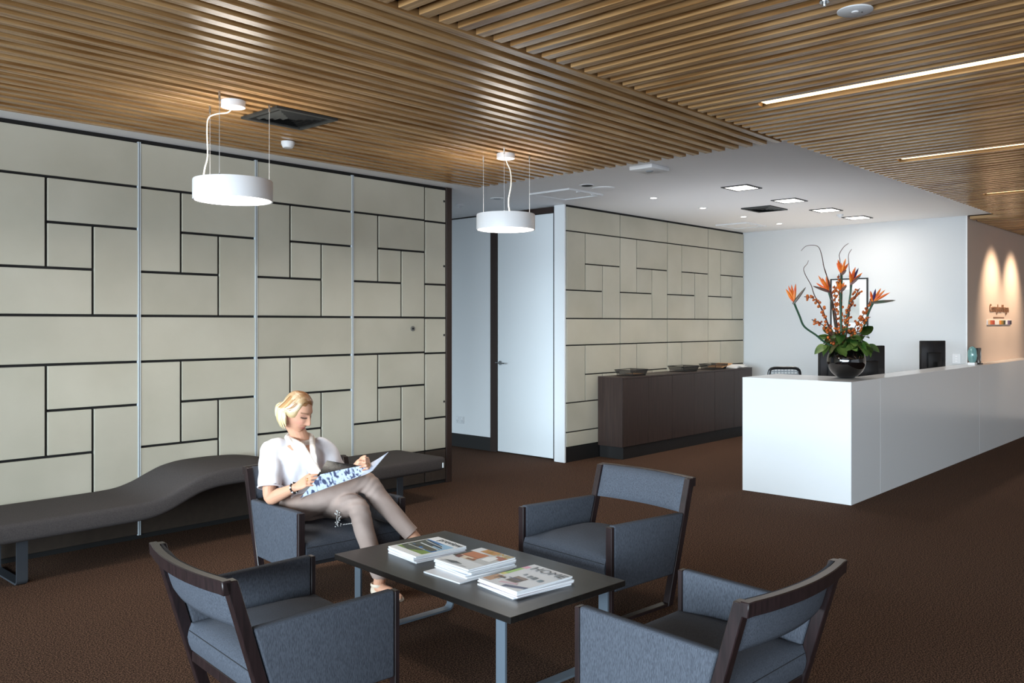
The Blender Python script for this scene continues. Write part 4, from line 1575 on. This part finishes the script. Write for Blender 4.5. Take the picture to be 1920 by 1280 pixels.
TR = V3((-.934, .356, 0))       # torso's right
TF = V3((-.356, -.934, 0))      # torso's front
PR = V3((-.990, -.130, 0))
PF = V3((.130, -.990, 0))
bm = bmesh.new()
add_head(bm)
limb(bm, [neckb - UP * .05, neckb + UP * .02 + TF * .01, hw(0, -.025, -.065)], [.060, .050, .050])
loft(bm, [(pel - UP * .06, PR, PF, .13, .10), (pel + UP * .04, PR, PF, .14, .10), (V3((2.975, 4.455, .60)), (PR + TR).normalized(), (PF + TF).normalized(), .115, .085), (V3((2.955, 4.457, .70)), TR, TF, .13, .095), (V3((2.936, 4.452, .78)), TR, TF, .145, .094), (V3((2.938, 4.452, .825)), TR, TF, .11, .072), (neckb, TR, TF, .055, .05)])
limb(bm, [rs, (rs + re) / 2 + V3((-.006, 0, 0)), re, (re * .62 + rw * .38) + V3((0, 0, -.006)), rw], [.047, .043, .036, .038, .0235])
limb(bm, [ls, (ls + le) / 2, le, (le + lw) / 2, lw], [.047, .042, .035, .034, .0235])
limb(bm, [rh, (rh + rk) / 2, rk, (rk + ra) / 2, ra], [.075, .065, .048, .046, .034])
limb(bm, [lh, (lh + lk) / 2, lk, (lk + la) / 2, la], [.075, .062, .047, .046, .034])
# feet
rfd = (V3((.10, -.62, -.35))).normalized()
limb(bm, [ra, ra + V3((.012, -.01, -.035)), ra + V3((.02, -.06, -.055)), ra + V3((.03, -.15, -.10))], [.034, .033, .033, .020])
lfd = V3((.12, -.99, 0)).normalized()
limb(bm, [la, la + V3((.0, .006, -.05)), la + lfd * .07 + UP * (-.062), la + lfd * .15 + UP * (-.078)], [.034, .032, .028, .018])
# right hand lies over the near edge of the magazine, left hand grips the far leaf
R_d = (at(590, 894, 4.87) - rw)
rt_tips = hand(bm, rw, R_d, -FW * .72 + UP * .62 - RT * .25, UP + RT * .1, ((.25, .25, .15), (.30, .30, .2), (.42, .35, .2), (.55, .40, .25)), thumb=(.75, .55, .25))
L_d = (at(699, 867, 4.955) - lw)
lt_tips = hand(bm, lw, L_d, RT * .55 + FW * .62 + UP * .15, UP, ((1.25, 1.35, .7), (1.30, 1.40, .7), (1.30, 1.40, .7), (1.25, 1.35, .7)), thumb=(.85, .45, .35), tcurl=.5)
bm = fuse(bm, 0.0036, 2, 0.45)
lay = bm.verts.layers.float_color.new('Col')
SK = V3(rgb(208, 156, 128)[:3])
inv = HM.transposed()


def mixc(a, b, t):
    t = max(0, min(1, t))
    return a + (b - a) * t


for v in bm.verts:
    c = SK.copy()
    p = inv @ (v.co - HC)
    if p.length < .16:
        x, y, z = p
        ax = abs(x)
        if y > .02:
            c = mixc(c, V3(rgb(222, 148, 134)[:3]), .45 * g(ax, .042, .018) * g(z, -.030, .02))
            c = mixc(c, V3(rgb(214, 150, 138)[:3]), .35 * g(x, 0, .012) * g(z, -.036, .012))
            c = mixc(c, V3(rgb(176, 82, 84)[:3]), 1.15 * g(x, 0, .021) * g(z, -.0685, .0085))
            c = mixc(c, V3(rgb(110, 44, 46)[:3]), .9 * g(x, 0, .020) * g(z, -.0685, .0022))
            c = mixc(c, V3(rgb(196, 142, 128)[:3]), .5 * g(ax, .031, .018) * g(z, .014, .010))  # slight shading painted into the upper lids
            zl = -.001 + 2.2 * max(0, .031 - ax) ** 1.6
            if .014 < ax < .049:
                c = mixc(c, V3(rgb(38, 24, 24)[:3]), 1.3 * g(z, .001 + 6 * (ax - .031) ** 2, .0036))
            if .012 < ax < .052:
                c = mixc(c, V3(rgb(120, 82, 60)[:3]), .95 * g(z, .031 - 5 * (ax - .034) ** 2, .0042))
            c = mixc(c, V3(rgb(120, 60, 52)[:3]), .8 * g(ax, .0085, .004) * g(z, -.045, .003))
            c = mixc(c, V3(rgb(190, 130, 112)[:3]), .45 * g(ax, .030 + (-.05 - z) * .25, .004) * g(z, -.055, .016))
        c = mixc(c, V3(rgb(222, 130, 118)[:3]), .5 * g(ax, .073, .008) * g(z, -.02, .03) * g(y, -.01, .02))
    v[lay] = (*c, 1)
person = finish(bm, 'person', m_skin, sharp=180)
tag(person, 'blonde person in white blouse and taupe trousers reading a magazine, legs crossed, in the armchair', 'person')


def paint(o, fn):
    me = o.data
    a = me.color_attributes.new('Col', 'FLOAT_COLOR', 'POINT')
    for i, v in enumerate(me.vertices):
        a.data[i].color = fn(v.co)


# --- hair: a chin-length bob of many locks falling from a side part
bm = bmesh.new()
hr = random.Random(4)
lay = bm.verts.layers.float_color.new('Col')
BL = [V3(rgb(*c)[:3]) for c in ((222, 202, 160), (206, 180, 134), (236, 222, 190), (178, 142, 98), (150, 112, 72))]
ROOT = V3(rgb(134, 88, 52)[:3])


def ell_z(x, y, k=1.0):
    q = 1 - (x / (.0775 * k)) ** 2 - (y / (.099 * k)) ** 2
    return .118 * k * math.sqrt(max(0, q))


def lock(pts, r, col, flat=.42, rootmix=1.0):
    P = catmull([hw(*p) for p in pts], 5)
    n = len(P)
    ctr = hw(0, -.01, 0)
    fr = frames(P)
    rings = []
    for i, p in enumerate(P):
        t = fr[i][0]
        nrm = (p - ctr)
        nrm = (nrm - t * nrm.dot(t)).normalized()
        w = t.cross(nrm)
        f = i / (n - 1)
        rr = r * (0.75 + .6 * math.sin(PI * min(1, f * .9 + .05))) * (1 if f < .85 else max(.25, (1 - f) / .15))
        ring = []
        for k in range(6):
            a = 2 * PI * k / 6
            v = bm.verts.new(p + w * math.cos(a) * rr + nrm * math.sin(a) * rr * flat)
            cc = mixc(ROOT, col, (f * 2.2 - .15) + (1 - rootmix))
            v[lay] = (*cc, 1)
            ring.append(v)
        rings.append(ring)
    for a, b in zip(rings, rings[1:]):
        for k in range(6):
            bm.faces.new((a[k], a[(k + 1) % 6], b[(k + 1) % 6], b[k]))
    bm.faces.new(rings[0][::-1])
    bm.faces.new(rings[-1])


XP = -.014
for layer, kk in ((0, 1.02), (1, 1.08)):
    for s in (1, -1):
        N = 46 if s == 1 else 34
        for i in range(N):
            f = (i + hr.uniform(-.3, .3)) / (N - 1)
            f = max(0, min(1, f))
            ph = math.radians(-17 + 112 * f)
            yr = .066 - .135 * f
            xr = XP + hr.uniform(-.003, .003)
            p0 = (xr, yr, ell_z(xr, yr, 1.0) * kk - .004)
            # quarter point over the crown toward the side
            tgt = V3((s * math.cos(ph) * .084, -math.sin(ph) * .104 - .004, 0)) * kk
            fz = .050 if f < .22 else .012
            q = .52
            mx, my = xr + (tgt.x - xr) * q, yr + (tgt.y - yr) * q
            p1 = (mx, my, ell_z(mx, my, 1.0) * kk + .004)
            q = .86
            mx, my = xr + (tgt.x - xr) * q, yr + (tgt.y - yr) * q
            p1b = (mx, my, ell_z(mx, my, 1.0) * kk + .002)
            ph2 = max(ph, math.radians(3 + 30 * f))
            t2 = V3((s * math.cos(ph2) * .086, -math.sin(ph2) * .110 - .008, 0)) * (kk + .03)
            p2 = (t2.x, t2.y, -.018 + fz * .5)
            ze = -.104 - .022 * math.sin(PI * min(1, f * 1.1)) + hr.uniform(-.012, .008) + (.035 if f < .1 else 0)
            gw = hw(*p2)
            axis_ = HC - gw
            axis_.z = 0
            axis_.normalize()
            drop = .072 + .022 * math.sin(PI * min(1, f * 1.1)) + hr.uniform(-.010, .008)
            side_ = V3((hr.uniform(-.003, .003), hr.uniform(-.003, .003), 0))
            q3 = gw - UP * drop * .5 - axis_ * .004 + side_
            q4 = gw - UP * drop + axis_ * .012 + side_
            p3, p4 = tuple(HM.transposed() @ (q3 - HC)), tuple(HM.transposed() @ (q4 - HC))
            col = hr.choice(BL[:3]) if layer else hr.choice(BL)
            lock([p0, p1, p1b, p2, p3, p4], hr.uniform(.0075, .011), col * hr.uniform(.88, 1.08))
# undercap so no scalp shows
nu, nv = 80, 56
for j in range(nv):
    for i in range(nu):
        q = []
        for dj, di in ((0, 0), (0, 1), (1, 1), (1, 0)):
            la_, lo_ = -.35 + (PI / 2 + .35) * (j + dj) / nv, 2 * PI * (i + di) / nu
            q.append((math.sin(lo_) * math.cos(la_) * .077, math.cos(lo_) * math.cos(la_) * .0985, math.sin(la_) * .1175))
        c = V3(q[0]).lerp(V3(q[2]), .5)
        if (c.z > .070 and c.y > -.01 and c.y < .066) or (c.y < -.022 and c.z > -.05) or (c.y < .02 and c.z > .03):
            vs_ = []
            for p in q:
                v = bm.verts.new(hw(*p))
                v[lay] = (*mixc(ROOT, BL[4], max(0, (.10 - p[2]) / .1)), 1)
                vs_.append(v)
            bm.faces.new(vs_)
hair = finish(bm, 'hair', m_hair, person, sharp=80)

# --- trousers
bm = bmesh.new()
loft(bm, [(pel - UP * .085, PR, PF, .135, .12), (pel - UP * .03, PR, PF, .168, .135), (pel + UP * .03, PR, PF, .165, .122), (pel + UP * .09 - PF * .01, PR, PF, .145, .11)])
limb(bm, [rh - UP * .01, rh.lerp(rk, .5) - UP * .008, rk, rk.lerp(ra, .30), rk.lerp(ra, .70), ra], [.104, .088, .063, .060, .052, .050])
limb(bm, [lh, lh.lerp(lk, .5) - UP * .01, lk, lk.lerp(la, .30), lk.lerp(la, .70), la + UP * .025], [.100, .084, .062, .059, .051, .049])
bm = fuse(bm, 0.0075, 8)
axr = (ra - rk).normalized()
axl = (la - lk).normalized()
for v in bm.verts:     # creases gathered behind and in front of the knees, soft folds elsewhere
    for k_, a_ in ((rk, axr), (lk, axl)):
        d_ = (v.co - k_).length
        if d_ < .16:
            v.co += v.normal * .0017 * math.sin((v.co - k_).dot(a_) * 150 + 2.2 * math.sin(v.co.x * 34)) * g(d_, .07, .05)
    v.co += v.normal * .0016 * math.sin(v.co.x * 60 + v.co.z * 45) * math.sin(v.co.y * 52)
bmesh.ops.bisect_plane(bm, geom=bm.verts[:] + bm.edges[:] + bm.faces[:], plane_co=ra - axr * .040, plane_no=axr, clear_outer=False)
kill = [v for v in bm.verts if ((v.co - ra).dot(axr) > -.0395 and (v.co - ra).length < .14) or ((v.co - la).length < .13 and v.co.z < la.z + .002)]
bmesh.ops.delete(bm, geom=kill, context='VERTS')
trousers = finish(bm, 'trousers', m_trouser, person, sharp=180)
bm = bmesh.new()
for off in (.05, -.05):
    pass
P = [rh + PF * .10 + UP * .055 + PR * .05, rh.lerp(rk, .5) + V3((-.055, -.04, .062)), rk + V3((-.035, -.03, .048))]
tube(bm, catmull(P, 6), 0.0012, 5)
finish(bm, 'trouser_seam', M('taupe_seam', rgb(140, 124, 118), 0.9), trousers)

# --- blouse
bm = bmesh.new()
mid = lambda a, b: (a + b).normalized()
loft(bm, [(pel - UP * .005 + PF * .015, PR, PF, .178, .140), (pel + UP * .06 + PF * .005, mid(PR, TR), mid(PF, TF), .168, .132), (V3((2.970, 4.452, .60)), mid(PR, TR), mid(PF, TF), .152, .122), (V3((2.952, 4.455, .69)), TR, TF, .160, .128), (V3((2.938, 4.452, .76)), TR, TF, .172, .108), (V3((2.936, 4.455, .805)), TR, TF, .150, .082), (V3((2.940, 4.456, .838)), TR, TF, .098, .068), (neckb + UP * .004, TR, TF, .066, .060)])
limb(bm, [V3((2.86, 4.488, .800)), rs + UP * .004, rs.lerp(re, .38) + V3((-.004, -.004, 0)), rs.lerp(re, .74) + V3((-.006, -.01, 0))], [.055, .062, .070, .070])
limb(bm, [V3((3.02, 4.42, .795)), ls + UP * .004, ls.lerp(le, .34), ls.lerp(le, .62)], [.055, .060, .066, .064])
bm = fuse(bm, 0.0075, 6)
for v in bm.verts:
    p = v.co
    w_ = math.sin(p.x * 48 + 14 * p.z) * math.sin(p.z * 30 + p.y * 26)
    fold = math.sin((p - pel).dot(TR) * 70 + 8 * p.z) * max(0, min(1, (.80 - p.z) / .2))
    v.co += v.normal * (.0045 * w_ + .004 * fold)
ua = (re - rs).normalized()
ul = (le - ls).normalized()
cr = rs.lerp(re, .80)
cl = ls.lerp(le, .66)
kill = [v for v in bm.verts if ((v.co - cr).dot(ua) > 0 and (v.co - cr).length < .14 and (v.co - pel).dot(TR) > .13)]
vn = at(579, 826, 5.03)
kill += [v for v in bm.verts if (v.co - vn).length < .027 and v not in kill]
bmesh.ops.delete(bm, geom=kill, context='VERTS')
blouse = finish(bm, 'blouse', m_blouse, person, sharp=180)
bm = bmesh.new()
uu = ua.orthogonal().normalized()
vv = ua.cross(uu)
ringp = [cr - ua * .002 + uu * math.cos(a) * .0705 + vv * math.sin(a) * .0705 for a in [2 * PI * k / 28 for k in range(29)]]
tube(bm, ringp, 0.0052, 8, cap=False)
finish(bm, 'sleeve_cuff', m_blouse, blouse)

# --- scarf
sc_pts = [at(541, 815, 5.10), at(553, 833, 5.03), at(566, 852, 5.005), at(579, 872, 4.985), at(590, 890, 4.965)]
bm = bmesh.new()
loopc = neckb + UP * .012
ring = [loopc + TR * math.cos(a) * .078 + TF * (math.sin(a) * .066) + UP * (.022 * -math.sin(a) - .006) for a in [2 * PI * k / 30 for k in range(31)]]
tube(bm, ring, [(.021, .013)] * 31, 10, up=UP)
for dx, wd in ((0, .021), (9, .017), (-4, .013)):
    P = catmull([loopc + TR * .055 - TF * .03 + UP * .012, loopc + TR * .068 + TF * .02 + UP * .012] + [p + RT * dx * .0031 + UP * .004 * (dx > 0) for p in sc_pts[1:]], 6)
    tube(bm, P, [(wd, .009)] * len(P), 8, up=RT)
P = catmull([loopc - TR * .05 - TF * .02 + UP * .01, loopc - TR * .066 + TF * .03, at(586, 838, 5.04), at(589, 862, 5.0), at(594, 884, 4.98)], 6)
tube(bm, P, [(.017, .008)] * len(P), 8, up=RT)
for v in bm.verts:
    v.co += (TF * .003) * math.sin(v.co.dot(RT) * 420)
finish(bm, 'scarf', m_scarf, person, sharp=60)

# --- jewellery, shoes, beaded belt end
bm = bmesh.new()
er = hw(.080, -.002, -.058)
tube(bm, [er + UP * .016, er], 0.0012, 6)
rot = Matrix.Rotation(PI / 2, 3, 'X')
bmesh.ops.create_uvsphere(bm, u_segments=12, v_segments=8, radius=.0085, matrix=Matrix.Translation(er - UP * .008) @ Matrix.Diagonal((1, .5, 1.1, 1)))
finish(bm, 'earring', m_earring, person)
bm = bmesh.new()
wd_ = (rw - re).normalized()
u1 = wd_.orthogonal().normalized()
v1 = wd_.cross(u1)
wc = rw - wd_ * .006
bml = bmesh.new()
for k in range(18):
    a = 2 * PI * k / 18
    sphere(bm if k % 3 else bml, wc + u1 * math.cos(a) * .030 + v1 * math.sin(a) * .028, .0058, 8, 6)
finish(bm, 'bracelet', m_bead, person, sharp=80)
finish(bml, 'bracelet_bead', m_beadw, person, sharp=80)


def finger_ring(tips, k):
    a, b = tips[k][1], tips[k][2]
    c = a.lerp(b, .38)
    t = (b - a).normalized()
    u = t.orthogonal().normalized()
    v = t.cross(u)
    bm = bmesh.new()
    tube(bm, [c + u * math.cos(q) * .0092 + v * math.sin(q) * .0092 for q in [2 * PI * i / 18 for i in range(19)]], (.0019), 6, cap=False)
    finish(bm, 'finger_ring', m_gold, person)


finger_ring(rt_tips, 1)
finger_ring(lt_tips, 2)


def shoe(anchor, fdir, dz):
    bm = bmesh.new()
    s_ = fdir.cross(UP).normalized()
    n_ = s_.cross(fdir).normalized()
    for (f0, w, h0, h1) in ():
        pass
    rings = []
    for f_, w, lo, hi in ((-.048, .018, 0, .050), (-.03, .031, 0, .058), (.01, .034, 0, .036), (.06, .039, 0, .030), (.11, .042, 0, .036), (.15, .036, 0, .030), (.178, .020, 0, .018)):
        rings.append((anchor + fdir * f_ + n_ * ((lo + hi) / 2), s_, n_, w, (hi - lo) / 2))
    loft(bm, rings, 16)
    o = finish(bm, 'shoe', m_shoe, person, sharp=50)
    bm = bmesh.new()
    c = anchor + n_ * .062 + fdir * -.006
    tube(bm, [c + fdir * math.cos(a) * .042 + s_ * math.sin(a) * .037 for a in [2 * PI * k / 20 for k in range(21)]], [(.009, .003)] * 21, 6, cap=False, up=n_)
    finish(bm, 'ankle_strap', m_shoe, o)


shoe(V3((la.x, la.y + .012, 0.0)), lfd, 0)
shoe(ra + V3((.016, .0, -.090)), V3((.16, -.88, -.44)).normalized(), 0)
bm = bmesh.new()
c0 = at(632, 962, 5.02)
for k in range(26):
    a = hr.uniform(0, 1)
    p = at(634 + hr.uniform(-6, 8) - 3 * a, 957 + 31 * a, 5.00 + hr.uniform(-.015, .015))
    sphere(bm, p, .0042, 7, 5)
for k in range(7):
    sphere(bm, at(644 + k * 3, 983 - .4 * k, 4.985), .0036, 7, 5)
tube(bm, [at(634, 957, 5.0), at(631, 972, 5.0), at(634, 987, 5.0)], .002, 5)
finish(bm, 'belt_tassel', m_beadw, person, sharp=80)

# ================================================================== THE MAGAZINE SHE READS
om = thing('open_magazine', 'open magazine held in both hands by the reading woman', 'magazine', tuple(at(640, 893, 4.95)))
oz = Vector(om.location)


def leaf_obj(name, c, th, mat, bend=0.0, nseg=8, back=None):
    """sheet through four corners a (spine top), b (spine bottom), c_ (outer bottom), d (outer top), bowed by bend"""
    a, b, c_, d = [Vector(p) - oz for p in c]
    bm = bmesh.new()
    nrm = (b - a).cross(d - a).normalized()
    if nrm.dot(a + oz - Vector((0, 0, EYE))) > 0:
        nrm = -nrm
    lays = []
    for off in (0, -th):
        row = []
        for i in range(nseg + 1):
            t = i / nseg
            o_ = nrm * (bend * math.sin(PI * t) + off)
            row.append((bm.verts.new(a.lerp(d, t) + o_), bm.verts.new(b.lerp(c_, t) + o_)))
        lays.append(row)
    T, B = lays
    for i in range(nseg):
        for f_, m_ in (((T[i][0], T[i][1], T[i + 1][1], T[i + 1][0]), 0), ((B[i][1], B[i][0], B[i + 1][0], B[i + 1][1]), 1), ((T[i][0], T[i + 1][0], B[i + 1][0], B[i][0]), 1), ((T[i][1], B[i][1], B[i + 1][1], T[i + 1][1]), 1)):
            bm.faces.new(f_).material_index = m_
    for i in (0, nseg):
        bm.faces.new((T[i][0], B[i][0], B[i][1], T[i][1])).material_index = 1
    me = bpy.data.meshes.new(name)
    bm.to_mesh(me)
    bm.free()
    me.polygons.foreach_set('use_smooth', [True] * len(me.polygons))
    me.set_sharp_from_angle(angle=0.9)
    me.materials.append(mat)
    me.materials.append(back or m_paper)
    o = bpy.data.objects.new(name, me)
    COL.objects.link(o)
    o.parent = om
    return o


m_pgblue = M('page_blue_photo', rgb(184, 196, 218), 0.3, col2=rgb(62, 70, 98), scale=60, stretch=(1, .6, .45), lo=.50, hi=.60, detail=1.5)
m_pgblack = M('page_black_photo', rgb(24, 24, 26), 0.25, col2=rgb(64, 64, 62), scale=12, lo=.55, hi=.8)
sA, sB = at(688, 871, 4.99), at(676, 892, 4.93)
leaf_obj('cover_leaf', (sA, sB, at(563, 933, 4.835), at(601, 889, 4.90)), .0035, m_pgblue, 0.004)
leaf_obj('page_leaf', (at(676, 872, 5.015), sA, at(594, 893, 4.935), at(613, 863, 5.03)), .001, m_pgblack, 0.003, back=m_pgblack)
leaf_obj('page_leaf', (sA, sB, at(699, 881, 4.945), at(728, 847, 5.03)), .003, M('page_grey_photo', rgb(120, 124, 146), 0.3, col2=rgb(190, 194, 206), scale=14), -0.004)
